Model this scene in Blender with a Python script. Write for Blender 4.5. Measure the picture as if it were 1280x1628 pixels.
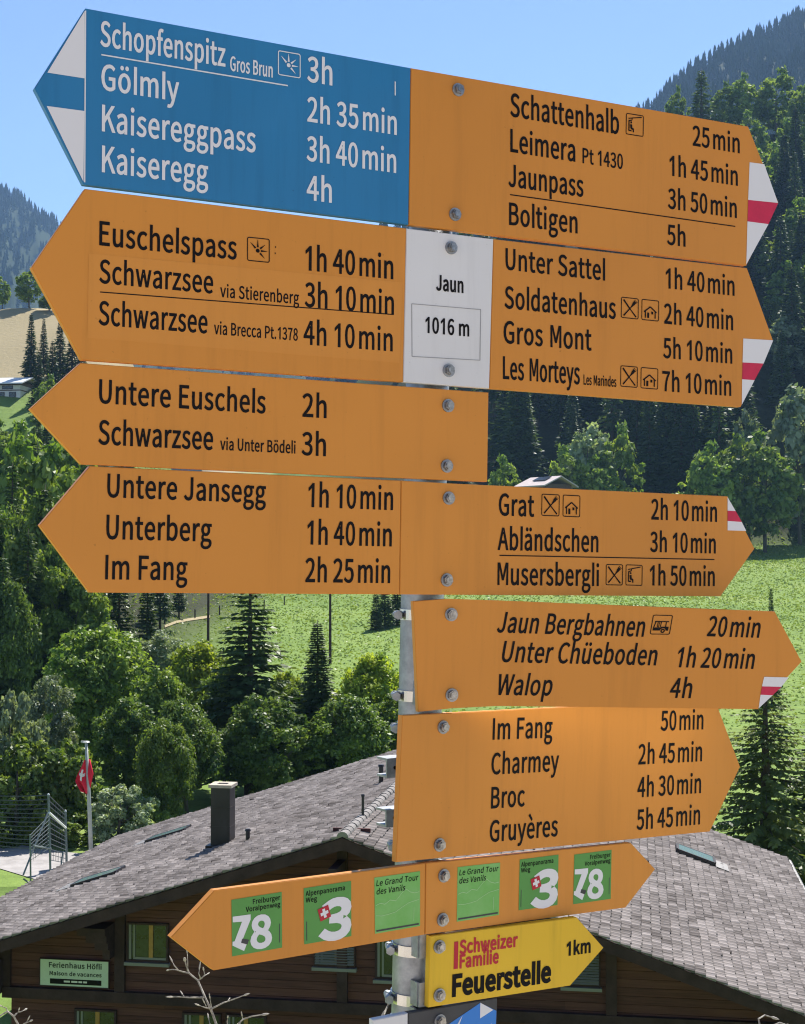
import bpy, bmesh, math, random
import numpy as np
from mathutils import Vector, Matrix
R = math.radians
for o in list(bpy.data.objects): bpy.data.objects.remove(o)
sc = bpy.context.scene
COL = sc.collection

# ------------------------------------------------------------ camera, sky, sun, exposure
F = 2330.0                       # focal length in pixels of a 1280 x 1628 picture
CX, CY, HZ = 640.0, 814.0, 890.0 # optical centre and horizon row
HAZE = 0.00009
PITCH = math.atan((HZ - CY) / F)
cd = bpy.data.cameras.new('camera'); cam = bpy.data.objects.new('camera', cd); COL.objects.link(cam)
cd.sensor_fit = 'HORIZONTAL'; cd.sensor_width = 36.0; cd.lens = 36.0 * F / 1280.0
cd.clip_start = 0.05; cd.clip_end = 20000
cam.location = (0, 0, 0); cam.rotation_euler = (math.pi / 2 + PITCH, 0, 0)
sc.camera = cam
SUN_EL, SUN_AZ = 53.0, 22.0      # azimuth measured from the view axis towards the right
w = bpy.data.worlds.new('World'); sc.world = w; w.use_nodes = True
nt = w.node_tree; bg = nt.nodes['Background']
sky = nt.nodes.new('ShaderNodeTexSky'); sky.sky_type = 'NISHITA'; sky.sun_disc = False
sky.sun_elevation = R(SUN_EL); sky.sun_rotation = R(SUN_AZ)
sky.altitude = 1000; sky.air_density = 0.72; sky.dust_density = 0.15; sky.ozone_density = 2.0
nt.links.new(sky.outputs[0], bg.inputs[0]); bg.inputs[1].default_value = 0.080
sd = bpy.data.lights.new('sun', 'SUN'); sun = bpy.data.objects.new('sun', sd); COL.objects.link(sun)
sd.energy = 4.3; sd.angle = R(0.53); sd.color = (1.0, 0.95, 0.87)
tosun = Vector((math.sin(R(SUN_AZ)) * math.cos(R(SUN_EL)), math.cos(R(SUN_AZ)) * math.cos(R(SUN_EL)), math.sin(R(SUN_EL))))
sun.rotation_euler = tosun.to_track_quat('Z', 'Y').to_euler()
vs = sc.view_settings; vs.view_transform = 'Standard'; vs.look = 'None'; vs.exposure = 1.22; vs.gamma = 1; vs.use_curve_mapping = False
sc.cycles.use_denoising = True; sc.cycles.filter_width = 1.15
sc.cycles.max_bounces = 8; sc.cycles.volume_bounces = 1; sc.cycles.transparent_max_bounces = 8
sc.cycles.sample_clamp_indirect = 6

# ------------------------------------------------------------ helpers
def ray(x, y):
    a, b = (x - CX) / F, (CY - y) / F
    return Vector((a, math.cos(PITCH) - b * math.sin(PITCH), math.sin(PITCH) + b * math.cos(PITCH)))
def at(x, y, D):
    r = ray(x, y); return r * (D / r.y)
def proj(P):
    c, s = math.cos(PITCH), math.sin(PITCH)
    d = P.y * c + P.z * s; u = -P.y * s + P.z * c
    return CX + F * P.x / d, CY - F * u / d
def on_plane(x, y, P0, n):
    d = ray(x, y); return d * (P0.dot(n) / d.dot(n))
def tag(o, label=None, cat=None, group=None, kind=None):
    if label: o['label'] = label
    if cat: o['category'] = cat
    if group: o['group'] = group
    if kind: o['kind'] = kind
    return o
def empty(name, M=None, label=None, cat=None, group=None):
    o = bpy.data.objects.new(name, None); COL.objects.link(o); o.empty_display_size = 0.2
    if M is not None: o.matrix_world = M
    return tag(o, label, cat, group)
def link(name, me, parent=None, mat=None):
    o = bpy.data.objects.new(name, me); COL.objects.link(o)
    if parent is not None: o.parent = parent
    if mat is not None and len(me.materials) == 0: me.materials.append(mat)
    return o
def from_bm(name, bm, mat=None, parent=None, smooth=False):
    me = bpy.data.meshes.new(name); bmesh.ops.recalc_face_normals(bm, faces=bm.faces); bm.to_mesh(me); bm.free()
    if smooth:
        for p in me.polygons: p.use_smooth = True
    return link(name, me, parent, mat)
def raw(name, verts, faces, mat=None):
    me = bpy.data.meshes.new(name); me.from_pydata(verts, [], faces); me.update()
    if mat: me.materials.append(mat)
    return me
def quads(name, V, mat=None, attr=None, k=4):
    """V: (n*k,3) vertices, every k of them one face."""
    V = np.ascontiguousarray(V, dtype=np.float32); n = len(V) // k
    me = bpy.data.meshes.new(name)
    me.vertices.add(n * k); me.vertices.foreach_set('co', V.ravel())
    me.loops.add(n * k); me.loops.foreach_set('vertex_index', np.arange(n * k, dtype=np.int32))
    me.polygons.add(n); me.polygons.foreach_set('loop_start', np.arange(0, n * k, k, dtype=np.int32))
    me.update(calc_edges=True)
    if attr is not None:
        a = me.attributes.new('tone', 'FLOAT', 'FACE'); a.data.foreach_set('value', np.asarray(attr, dtype=np.float32))
    if mat: me.materials.append(mat)
    return me
def box(bm, c, s, rot=None):
    """axis-aligned (or rotated) box centred at c with full sizes s"""
    M = Matrix.Translation(Vector(c)) @ (rot.to_4x4() if rot is not None else Matrix.Identity(4)) @ Matrix.Diagonal((*s, 1))
    return bmesh.ops.create_cube(bm, size=1.0, matrix=M)['verts']
def bx(bm, x0, x1, y0, y1, z0, z1):
    return box(bm, ((x0 + x1) / 2, (y0 + y1) / 2, (z0 + z1) / 2), (x1 - x0, y1 - y0, z1 - z0))
def tube(bm, pts, rads, seg=10, caps=True):
    pts = [Vector(p) for p in pts]
    if not hasattr(rads, '__len__'): rads = [rads] * len(pts)
    rings = []; up = Vector((0, 0, 1))
    for i, p in enumerate(pts):
        t = (pts[min(i + 1, len(pts) - 1)] - pts[max(i - 1, 0)]).normalized()
        a = t.cross(up) if abs(t.dot(up)) < 0.95 else t.cross(Vector((1, 0, 0)))
        a.normalize(); b = a.cross(t)
        rings.append([bm.verts.new(p + (a * math.cos(k * 2 * math.pi / seg) + b * math.sin(k * 2 * math.pi / seg)) * rads[i]) for k in range(seg)])
    for r0, r1 in zip(rings, rings[1:]):
        for k in range(seg): bm.faces.new((r0[k], r0[(k + 1) % seg], r1[(k + 1) % seg], r1[k]))
    if caps:
        bm.faces.new(rings[0][::-1]); bm.faces.new(rings[-1])
def prism(bm, pts, z0, z1):
    """polygon pts (x,y) extruded from z0 to z1"""
    a = [bm.verts.new((x, y, z0)) for x, y in pts]; b = [bm.verts.new((x, y, z1)) for x, y in pts]
    f1 = bm.faces.new(b); bm.faces.new(a[::-1])
    for i in range(len(pts)):
        j = (i + 1) % len(pts); bm.faces.new((a[i], a[j], b[j], b[i]))
    return f1

# ------------------------------------------------------------ materials
def mat(name, col, rough=0.5, spec=0.4, metal=0.0, noise=None, bump=None, coat=0.0, col2=None):
    m = bpy.data.materials.new(name); m.use_nodes = True
    t = m.node_tree; b = t.nodes['Principled BSDF']
    b.inputs['Base Color'].default_value = (*col, 1); b.inputs['Roughness'].default_value = rough
    b.inputs['Specular IOR Level'].default_value = spec; b.inputs['Metallic'].default_value = metal
    b.inputs['Coat Weight'].default_value = coat
    if noise or bump:
        tc = t.nodes.new('ShaderNodeTexCoord')
    if noise:
        sc_, amt = noise[:2]
        mp = t.nodes.new('ShaderNodeMapping'); t.links.new(tc.outputs['Object'], mp.inputs[0])
        if len(noise) > 2: mp.inputs['Scale'].default_value = noise[2]
        n = t.nodes.new('ShaderNodeTexNoise'); n.inputs['Scale'].default_value = sc_; n.inputs['Detail'].default_value = 6; n.inputs['Roughness'].default_value = 0.65
        t.links.new(mp.outputs[0], n.inputs['Vector'])
        rp = t.nodes.new('ShaderNodeValToRGB'); t.links.new(n.outputs[0], rp.inputs[0])
        c2 = col2 or tuple(c * (1 - amt) for c in col)
        c1 = tuple(min(1, c * (1 + amt * 0.6)) for c in col)
        rp.color_ramp.elements[0].position = 0.3; rp.color_ramp.elements[0].color = (*c2, 1)
        rp.color_ramp.elements[1].position = 0.7; rp.color_ramp.elements[1].color = (*c1, 1)
        t.links.new(rp.outputs[0], b.inputs['Base Color'])
    if bump:
        n2 = t.nodes.new('ShaderNodeTexNoise'); n2.inputs['Scale'].default_value = bump[0]; n2.inputs['Detail'].default_value = 5
        t.links.new(tc.outputs['Object'], n2.inputs['Vector'])
        bp = t.nodes.new('ShaderNodeBump'); bp.inputs['Strength'].default_value = bump[1]; bp.inputs['Distance'].default_value = bump[2] if len(bump) > 2 else 0.02
        t.links.new(n2.outputs[0], bp.inputs['Height']); t.links.new(bp.outputs[0], b.inputs['Normal'])
    return m
def leafmat(name, c1, c2, trans=0.45, gloss=0.06, hue=0.0):
    """leaves: diffuse + translucent + a little gloss; colour varies leaf by leaf and tree by tree"""
    m = bpy.data.materials.new(name); m.use_nodes = True; t = m.node_tree; t.nodes.clear(); N = t.nodes.new
    out = N('ShaderNodeOutputMaterial'); at_ = N('ShaderNodeAttribute'); at_.attribute_name = 'tone'
    mx = N('ShaderNodeMix'); mx.data_type = 'RGBA'; mx.inputs[6].default_value = (*c1, 1); mx.inputs[7].default_value = (*c2, 1)
    t.links.new(at_.outputs['Fac'], mx.inputs[0])
    oi = N('ShaderNodeObjectInfo'); hs = N('ShaderNodeHueSaturation')
    mr = N('ShaderNodeMapRange'); mr.inputs[3].default_value = 0.75; mr.inputs[4].default_value = 1.25
    t.links.new(oi.outputs['Random'], mr.inputs[0]); t.links.new(mr.outputs[0], hs.inputs['Value'])
    t.links.new(mx.outputs[2], hs.inputs['Color'])
    d = N('ShaderNodeBsdfDiffuse'); tr = N('ShaderNodeBsdfTranslucent'); gl = N('ShaderNodeBsdfGlossy'); gl.inputs['Roughness'].default_value = 0.45
    ty = N('ShaderNodeMix'); ty.data_type = 'RGBA'; ty.blend_type = 'MULTIPLY'; ty.inputs[0].default_value = 1; ty.inputs[7].default_value = (1.25, 1.2, 0.55, 1)
    t.links.new(hs.outputs[0], ty.inputs[6]); t.links.new(ty.outputs[2], tr.inputs[0]); t.links.new(hs.outputs[0], d.inputs[0])
    m1 = N('ShaderNodeMixShader'); m1.inputs[0].default_value = trans; t.links.new(d.outputs[0], m1.inputs[1]); t.links.new(tr.outputs[0], m1.inputs[2])
    m2 = N('ShaderNodeMixShader'); m2.inputs[0].default_value = gloss; t.links.new(m1.outputs[0], m2.inputs[1]); t.links.new(gl.outputs[0], m2.inputs[2])
    t.links.new(m2.outputs[0], out.inputs[0])
    return m
def tonemat(name, c1, c2, rough=0.8, spec=0.2, bump=None, streak=None):
    """colour mixed by the per-face tone attribute, plus weather stains"""
    m = bpy.data.materials.new(name); m.use_nodes = True; t = m.node_tree; b = t.nodes['Principled BSDF']; N = t.nodes.new
    b.inputs['Roughness'].default_value = rough; b.inputs['Specular IOR Level'].default_value = spec
    a = N('ShaderNodeAttribute'); a.attribute_name = 'tone'
    tc = N('ShaderNodeTexCoord'); n = N('ShaderNodeTexNoise'); n.inputs['Scale'].default_value = 0.9; n.inputs['Detail'].default_value = 7; n.inputs['Roughness'].default_value = 0.7
    t.links.new(tc.outputs['Object'], n.inputs['Vector'])
    ad = N('ShaderNodeMath'); ad.operation = 'MULTIPLY_ADD'; ad.inputs[1].default_value = 1.6; t.links.new(n.outputs[0], ad.inputs[0])
    s2 = N('ShaderNodeMath'); s2.operation = 'SUBTRACT'; s2.inputs[1].default_value = 0.8; t.links.new(a.outputs['Fac'], s2.inputs[0]); t.links.new(s2.outputs[0], ad.inputs[2])
    mx = N('ShaderNodeMix'); mx.data_type = 'RGBA'; mx.inputs[6].default_value = (*c1, 1); mx.inputs[7].default_value = (*c2, 1)
    t.links.new(ad.outputs[0], mx.inputs[0]); t.links.new(mx.outputs[2], b.inputs['Base Color'])
    if bump:
        n2 = N('ShaderNodeTexNoise'); n2.inputs['Scale'].default_value = bump[0]; n2.inputs['Detail'].default_value = 4; t.links.new(tc.outputs['Object'], n2.inputs['Vector'])
        bp = N('ShaderNodeBump'); bp.inputs['Strength'].default_value = bump[1]; bp.inputs['Distance'].default_value = 0.01
        t.links.new(n2.outputs[0], bp.inputs['Height']); t.links.new(bp.outputs[0], b.inputs['Normal'])
    return m
def signmat(name, col, dirt=0.10):
    """painted sheet: slightly uneven plate, faded areas, rain streaks and fine grime"""
    m = bpy.data.materials.new(name); m.use_nodes = True; t = m.node_tree; b = t.nodes['Principled BSDF']; N = t.nodes.new
    b.inputs['Roughness'].default_value = 0.34; b.inputs['Specular IOR Level'].default_value = 0.26
    tc = N('ShaderNodeTexCoord'); oi = N('ShaderNodeObjectInfo')
    av = N('ShaderNodeVectorMath'); av.operation = 'ADD'; t.links.new(tc.outputs['Object'], av.inputs[0]); t.links.new(oi.outputs['Location'], av.inputs[1])
    def nz(scale, sc3, det, ro):
        mp = N('ShaderNodeMapping'); mp.inputs['Scale'].default_value = sc3; t.links.new(av.outputs[0], mp.inputs[0])
        n = N('ShaderNodeTexNoise'); n.inputs['Scale'].default_value = scale; n.inputs['Detail'].default_value = det; n.inputs['Roughness'].default_value = ro; t.links.new(mp.outputs[0], n.inputs['Vector']); return n
    def rng_(src, a, c, lo, hi):
        r = N('ShaderNodeMapRange'); r.inputs[1].default_value = a; r.inputs[2].default_value = c; r.inputs[3].default_value = lo; r.inputs[4].default_value = hi; t.links.new(src, r.inputs[0]); return r
    big = rng_(nz(3.2, (1, 1, 1), 3, .5).outputs[0], .3, .7, 1 - dirt * .6, 1 + dirt * .6)
    stk = rng_(nz(5, (9, .55, 1), 6, .7).outputs[0], .50, .80, 1, 1 - dirt * 1.3)
    spk = rng_(nz(150, (1, 1, 1), 3, .6).outputs[0], .70, .80, 1, .72)
    p1 = N('ShaderNodeMath'); p1.operation = 'MULTIPLY'; t.links.new(big.outputs[0], p1.inputs[0]); t.links.new(stk.outputs[0], p1.inputs[1])
    p2 = N('ShaderNodeMath'); p2.operation = 'MULTIPLY'; t.links.new(p1.outputs[0], p2.inputs[0]); t.links.new(spk.outputs[0], p2.inputs[1])
    mx = N('ShaderNodeMix'); mx.data_type = 'RGBA'; mx.blend_type = 'MULTIPLY'; mx.inputs[0].default_value = 1; mx.inputs[6].default_value = (*col, 1); t.links.new(p2.outputs[0], mx.inputs[7]); t.links.new(mx.outputs[2], b.inputs['Base Color'])
    rr_ = rng_(nz(14, (1, 1, 1), 5, .7).outputs[0], .3, .7, .28, .46); t.links.new(rr_.outputs[0], b.inputs['Roughness'])
    bp = N('ShaderNodeBump'); bp.inputs['Strength'].default_value = .35; bp.inputs['Distance'].default_value = .010; t.links.new(nz(4.5, (1, 1, 1), 1, .4).outputs[0], bp.inputs['Height']); t.links.new(bp.outputs[0], b.inputs['Normal'])
    return m
BACK = mat('plate_back', (0.90, 0.88, 0.84), 0.28, 0.5, metal=1.0, noise=(12, 0.06))
ORANGE = signmat('sign_orange', (0.575, 0.226, 0.034))
PATCH = signmat('sign_orange_patch', (0.60, 0.242, 0.040), .06)
BLUE = signmat('sign_blue', (0.026, 0.178, 0.375), .14)
WHITE = signmat('sign_white', (0.62, 0.61, 0.615), .07)
YELLOW = signmat('sign_yellow', (0.64, 0.40, 0.022), .16)
BLACK = mat('letter_black', (0.007, 0.006, 0.007), 0.6, 0.12)
LWHITE = mat('letter_white', (0.66, 0.65, 0.67), 0.45, 0.25)
LRED = mat('letter_red', (0.42, 0.012, 0.03), 0.45, 0.3)
RED = mat('waymark_red', (0.52, 0.020, 0.065), 0.45, 0.3, noise=(60, 0.12))
GREEN = mat('sticker_green', (0.085, 0.265, 0.058), 0.4, 0.3, noise=(25, 0.06))
LGREEN = mat('sticker_light_green', (0.19, 0.42, 0.13), 0.4, 0.3, noise=(25, 0.06), col2=(0.13, 0.38, 0.075))
CREST = mat('sticker_lines', (0.33, 0.55, 0.25), 0.5, 0.3)
OLIVE = mat('sticker_olive', (0.16, 0.24, 0.05), 0.5, 0.3)
DGREY = mat('sign_dark_grey', (0.05, 0.05, 0.055), 0.5, 0.3, noise=(40, 0.2))
SBLUE = mat('sign_bright_blue', (0.025, 0.18, 0.56), 0.4, 0.35)
ALU = mat('bare_metal_edge', (0.62, 0.60, 0.58), 0.38, 0.5, metal=0.7)
ZINC = mat('galvanised_steel', (0.33, 0.34, 0.36), 0.5, 0.5, metal=0.75, noise=(45, 0.35), bump=(220, 0.12, 0.002))
STEEL = mat('stainless_strap', (0.62, 0.60, 0.57), 0.24, 0.5, metal=1.0, noise=(30, 0.12))
BOLT = mat('bolt_steel', (0.36, 0.345, 0.33), 0.36, 0.5, metal=1.0, noise=(190, 0.5))
GLYPHS = {' ':(122,''),
'.':(152,'76,-7 94,-2 107,11 112,31 107,51 94,64 76,69 58,64 45,51 40,31 45,11 58,-2'),
'0':(303,'152,-7 203,6 242,45 267,110 276,201 267,292 242,356 203,394 152,407 100,394 61,356 36,292 27,201 36,110 61,45 100,6|152,33 121,43 97,73 81,126 75,201 81,277 97,328 121,358 152,368 183,358 207,328 223,277 228,201 223,126 207,73 183,43'),
'1':(303,'150,0 150,330 60,270 60,318 168,400 205,400 205,0'),
'2':(303,'24,0 276,0 276,43 165,43 132,42 99,39 182,126 237,209 256,290 248,338 225,375 188,399 140,407 94,400 55,380 22,349 51,320 75,344 103,361 134,367 175,356 199,328 207,288 188,214 127,130 24,29'),
'3':(303,'144,-7 194,1 235,23 262,59 272,107 261,155 231,189 188,208 188,211 225,232 250,264 259,307 250,350 226,381 189,400 142,407 99,401 63,384 31,360 57,328 82,348 110,362 140,367 176,359 200,337 208,303 202,273 184,249 149,233 97,227 97,189 156,183 194,167 215,142 222,109 211,69 183,43 140,34 100,41 67,58 41,80 16,48 47,21 89,1'),
'4':(303,'186,0 232,0 232,110 286,110 286,150 232,150 232,400 177,400 11,143 11,110 186,110|186,150 63,150 154,286 186,345 188,345 186,273'),
'5':(303,'143,-7 192,2 234,29 263,72 274,130 264,187 238,227 200,250 153,258 121,253 93,242 104,357 254,357 254,400 60,400 47,213 74,196 106,214 140,220 184,209 213,178 223,129 212,78 181,46 138,34 97,41 65,57 40,79 15,46 46,20 88,1'),
'6':(303,'164,-7 208,2 245,29 270,70 279,123 272,178 249,217 214,241 168,248 136,243 105,226 77,200 87,278 109,330 141,358 181,366 204,362 226,352 244,336 272,366 247,387 216,402 178,407 123,395 75,358 43,291 31,191 41,104 69,42 111,5|79,160 106,190 134,206 160,211 200,200 224,170 232,123 223,75 199,44 164,32 130,41 105,65 87,105'),
'7':(303,'108,0 160,0 168,107 186,199 220,284 277,370 277,400 27,400 27,357 221,357 171,277 138,195 118,105'),
'8':(303,'153,-7 204,1 243,23 269,56 278,96 268,143 244,177 211,201 211,204 235,228 255,261 264,301 256,343 234,376 200,398 154,406 111,399 76,378 53,346 44,305 52,266 71,236 98,212 98,210 63,185 36,147 25,99 35,57 61,23 102,1|180,217 135,238 102,265 89,305 98,338 120,361 153,369 190,359 213,334 221,298 216,269 203,242|153,30 110,40 80,66 69,104 76,140 96,170 124,194 177,171 215,142 230,98 221,62 194,39'),
'9':(303,'128,-7 182,5 229,44 261,114 273,217 263,301 235,360 192,395 139,407 94,398 58,371 33,330 24,277 32,223 54,184 89,160 134,152 167,158 199,175 226,200 216,122 194,71 163,43 127,34 101,38 78,49 59,65 32,34 57,13 89,-2|226,242 198,211 170,194 142,189 103,200 79,231 71,277 80,325 104,357 139,368 173,360 200,336 217,297'),
'A':(332,'2,0 53,0 92,122 238,122 276,0 330,0 194,400 138,400|104,162 124,224 144,291 164,359 166,359 185,291 206,224 225,162'),
'B':(359,'55,0 182,0 244,7 292,29 323,66 334,117 323,164 295,196 253,213 253,216 285,235 304,265 311,302 301,347 273,378 229,395 174,400 55,400|105,230 105,360 167,360 219,354 251,333 261,296 252,261 220,238 165,230|105,40 105,191 175,191 222,187 256,174 277,151 284,119 277,84 256,59 221,45 175,40'),
'C':(348,'206,-7 254,0 294,19 329,50 301,82 274,58 243,43 208,37 156,49 117,81 92,133 83,201 93,269 118,320 158,352 210,363 241,358 268,345 291,325 319,358 291,382 254,400 209,407 138,393 82,352 45,287 32,200 45,113 81,48 136,7'),
'E':(321,'55,0 291,0 291,43 105,43 105,189 257,189 257,232 105,232 105,357 285,357 285,400 55,400'),
'F':(301,'55,0 105,0 105,180 258,180 258,222 105,222 105,357 285,357 285,400 55,400'),
'G':(376,'212,-7 262,-1 304,15 336,39 336,207 204,207 204,165 289,165 289,61 258,43 217,37 160,49 118,81 92,133 83,201 93,269 120,320 162,352 217,363 252,358 280,344 303,325 330,358 302,381 265,400 215,407 142,393 84,352 45,287 32,200 45,113 82,48 140,7'),
'H':(397,'55,0 105,0 105,189 292,189 292,0 343,0 343,400 292,400 292,232 105,232 105,400 55,400'),
'I':(160,'55,0 105,0 105,400 55,400'),
'J':(292,'129,-7 179,3 214,29 233,69 240,117 240,400 189,400 189,122 182,73 160,46 124,37 98,42 75,56 55,82 19,56 47,21 83,0'),
'K':(353,'55,0 105,0 105,127 174,208 294,0 350,0 206,248 331,400 274,400 106,199 105,199 105,400 55,400'),
'L':(296,'55,0 280,0 280,43 105,43 105,400 55,400'),
'M':(443,'55,0 100,0 100,222 98,280 94,339 96,339 128,248 204,40 238,40 313,248 345,339 348,339 343,280 341,222 341,0 388,0 388,400 327,400 251,186 223,103 221,103 192,186 116,400 55,400'),
'P':(345,'55,0 105,0 105,159 171,159 231,167 278,189 308,228 319,283 308,338 277,374 230,394 169,400 55,400|105,200 105,359 163,359 209,355 242,343 262,319 268,283 262,246 243,220 211,205 165,200'),
'S':(325,'166,-7 222,2 265,26 292,62 302,106 291,156 261,190 219,213 163,238 132,252 106,273 96,305 105,336 131,356 171,363 205,358 236,346 262,326 288,358 256,384 216,401 171,407 120,399 81,377 54,344 45,301 58,252 88,219 126,199 183,174 218,157 242,135 250,102 240,68 212,45 166,37 126,43 88,61 56,87 26,52 65,21 112,0'),
'T':(327,'138,0 189,0 189,357 310,357 310,400 17,400 17,357 138,357'),
'U':(393,'197,-7 254,2 299,31 330,84 341,165 341,400 292,400 292,164 285,103 264,64 234,43 197,37 160,43 131,64 111,103 104,164 104,400 53,400 53,165 64,84 95,31 140,2'),
'V':(314,'128,0 187,0 314,400 262,400 198,183 159,51 157,51 118,183 53,400 1,400'),
'W':(479,'99,0 159,0 218,241 238,332 241,332 260,241 321,0 382,0 464,400 416,400 373,182 351,52 348,52 320,182 264,400 218,400 163,182 134,52 132,52 108,182 66,400 14,400'),
'a':(307,'118,-7 154,-1 187,14 217,35 218,35 223,0 264,0 264,182 258,232 239,271 208,295 161,304 115,298 76,283 45,265 64,231 104,253 153,262 190,252 209,224 214,188 132,173 76,151 43,119 32,77 44,31 74,3|133,33 106,38 87,53 80,80 93,114 135,139 214,154 214,72 186,51 160,38'),
'b':(337,'181,-7 229,4 270,35 299,85 309,153 302,215 279,263 242,293 192,304 159,298 127,283 98,262 100,315 100,434 50,434 50,0 90,0 94,31 97,31 124,10 152,-3|172,35 139,42 100,65 100,222 128,244 154,257 179,262 215,254 240,232 253,197 258,152 251,103 233,66 206,43'),
'c':(278,'167,-7 202,-3 234,10 263,30 241,64 210,43 171,34 134,43 105,66 86,101 80,148 87,194 106,230 136,254 173,262 205,255 232,236 257,269 234,286 206,299 171,304 116,293 71,263 40,214 28,148 39,82 68,34 112,3'),
'd':(338,'151,-7 185,-1 216,14 241,35 243,35 247,0 288,0 288,434 238,434 238,320 241,270 215,288 189,300 157,304 109,293 68,262 39,213 29,148 38,82 62,33 101,3|162,35 127,43 102,65 86,101 80,148 92,208 123,248 166,262 190,259 214,249 238,231 238,75 213,53 188,39'),
'e':(302,'170,-7 207,-3 240,8 267,23 250,56 215,39 176,33 137,40 107,61 86,94 77,136 277,136 279,165 272,222 249,266 211,294 161,304 112,293 69,262 40,213 28,148 39,82 70,34 115,3|77,172 92,222 123,253 162,264 202,254 227,222 236,172'),
'f':(177,'18,256 58,256 58,0 108,0 108,256 171,256 171,296 108,296 108,343 113,375 127,395 150,402 167,400 183,393 194,432 171,439 145,441 106,435 79,415 64,384 58,344 58,296 18,294'),
'g':(308,'150,-136 212,-128 259,-106 290,-73 300,-34 289,6 254,29 197,37 139,37 107,41 91,52 87,69 92,89 106,104 127,97 150,94 192,101 227,122 250,154 258,197 251,232 234,258 295,258 295,296 192,296 173,302 150,304 107,297 72,275 48,242 39,198 44,165 59,138 77,118 77,116 62,103 50,84 45,61 48,40 58,24 71,13 71,10 48,-9 33,-32 28,-57 37,-91 62,-116 101,-131|150,128 118,136 96,161 87,198 95,235 118,259 150,267 182,259 204,235 213,198 204,161 181,136|157,-102 111,-96 82,-78 71,-50 79,-24 102,0 121,-3 140,-4 191,-4 224,-8 244,-20 251,-42 239,-71 207,-93'),
'h':(331,'50,0 100,0 100,215 128,240 153,255 181,260 213,252 232,226 237,181 237,0 287,0 287,188 282,238 265,274 237,296 196,304 159,297 127,279 98,254 100,315 100,434 50,434'),
'i':(150,'50,0 100,0 100,296 50,296|75,357 93,362 104,373 109,391 104,408 93,419 75,423 58,419 47,408 43,391 47,373 58,362'),
'k':(301,'50,0 99,0 99,78 155,143 242,0 296,0 184,177 283,296 227,296 102,140 99,140 99,434 50,434'),
'l':(155,'103,-7 120,-6 132,-3 124,35 114,34 104,39 100,56 100,434 50,434 50,59 56,23 73,1'),
'm':(505,'50,0 100,0 100,215 127,240 151,255 175,260 206,252 224,226 230,181 230,0 279,0 279,215 306,240 331,255 354,260 385,252 403,226 409,181 409,0 459,0 459,188 453,238 437,274 409,296 369,304 335,297 302,277 271,247 255,277 228,297 189,304 156,297 125,279 97,253 96,253 91,296 50,296'),
'n':(333,'50,0 100,0 100,215 128,240 153,255 181,260 213,252 232,226 237,181 237,0 287,0 287,188 282,238 265,274 237,296 196,304 159,297 126,279 97,253 96,253 91,296 50,296'),
'o':(331,'165,-7 217,3 261,34 291,82 302,148 291,214 261,263 217,293 165,304 113,293 70,263 40,214 28,148 40,82 70,34 113,3|165,34 130,43 103,66 86,101 80,148 86,194 103,230 130,254 165,262 200,254 228,230 245,194 252,148 245,101 228,66 200,43'),
'p':(338,'50,-125 100,-125 100,-25 99,27 126,8 153,-3 181,-7 229,4 270,35 299,85 309,153 302,215 279,263 242,293 192,304 158,298 126,283 97,262 96,262 91,296 50,296|172,35 139,42 100,65 100,222 128,244 154,257 179,262 215,254 240,232 253,197 258,152 251,103 233,66 206,43'),
'r':(212,'50,0 100,0 100,190 123,231 149,253 175,259 190,258 204,254 213,297 198,303 181,304 149,296 121,275 97,242 96,242 91,296 50,296'),
's':(255,'128,-7 174,0 208,19 228,47 235,81 221,125 188,153 145,171 114,183 90,199 81,222 87,244 105,259 136,265 172,258 204,239 228,270 202,287 171,299 136,304 81,293 46,263 34,220 47,179 79,152 120,134 152,121 177,103 188,78 181,55 162,38 129,32 97,36 68,48 41,67 17,34 49,13 87,-2'),
't':(206,'143,-7 171,-4 198,4 188,41 172,36 154,33 127,40 113,59 109,90 109,256 189,256 189,296 109,296 109,380 67,380 62,296 15,294 15,256 59,256 59,92 63,51 77,20 103,0'),
'u':(331,'137,-7 174,0 206,18 235,46 236,46 240,0 282,0 282,296 232,296 232,86 205,58 180,41 152,36 120,44 102,70 96,115 96,296 46,296 46,109 51,59 68,22 96,0'),
'v':(284,'114,0 172,0 277,296 228,296 172,128 145,40 142,40 115,128 59,296 7,296'),
'w':(438,'97,0 155,0 197,159 217,245 220,245 240,160 283,0 343,0 423,296 375,296 332,125 314,43 312,43 291,125 244,296 196,296 150,125 130,43 127,43 110,125 65,296 15,296'),
'y':(284,'55,-128 105,-114 141,-77 166,-25 277,296 229,296 175,132 151,48 148,48 119,132 59,296 7,296 126,-1 120,-23 104,-56 82,-78 53,-87 41,-85 30,-82 20,-122 36,-126'),
'z':(259,'19,0 243,0 243,40 82,40 238,270 238,296 36,296 36,256 175,256 19,27'),
'ä':(307,'118,-7 154,-1 187,14 217,35 218,35 223,0 264,0 264,182 258,232 239,271 208,295 161,304 115,298 76,283 45,265 64,231 104,253 153,262 190,252 209,224 214,188 132,173 76,151 43,119 32,77 44,31 74,3|133,33 106,38 87,53 80,80 93,114 135,139 214,154 214,72 186,51 160,38|104,359 120,363 131,373 135,389 131,404 120,415 104,419 89,415 78,404 74,389 78,373 89,363|222,359 237,363 248,373 252,389 248,404 237,415 222,419 206,415 195,404 191,389 195,373 206,363'),
'è':(302,'170,-7 207,-3 240,8 267,23 250,56 215,39 176,33 137,40 107,61 86,94 77,136 277,136 279,165 272,222 249,266 211,294 161,304 112,293 69,262 40,213 28,148 39,82 70,34 115,3|77,172 92,222 123,253 162,264 202,254 227,222 236,172|169,349 195,374 109,476 74,443'),
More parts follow.
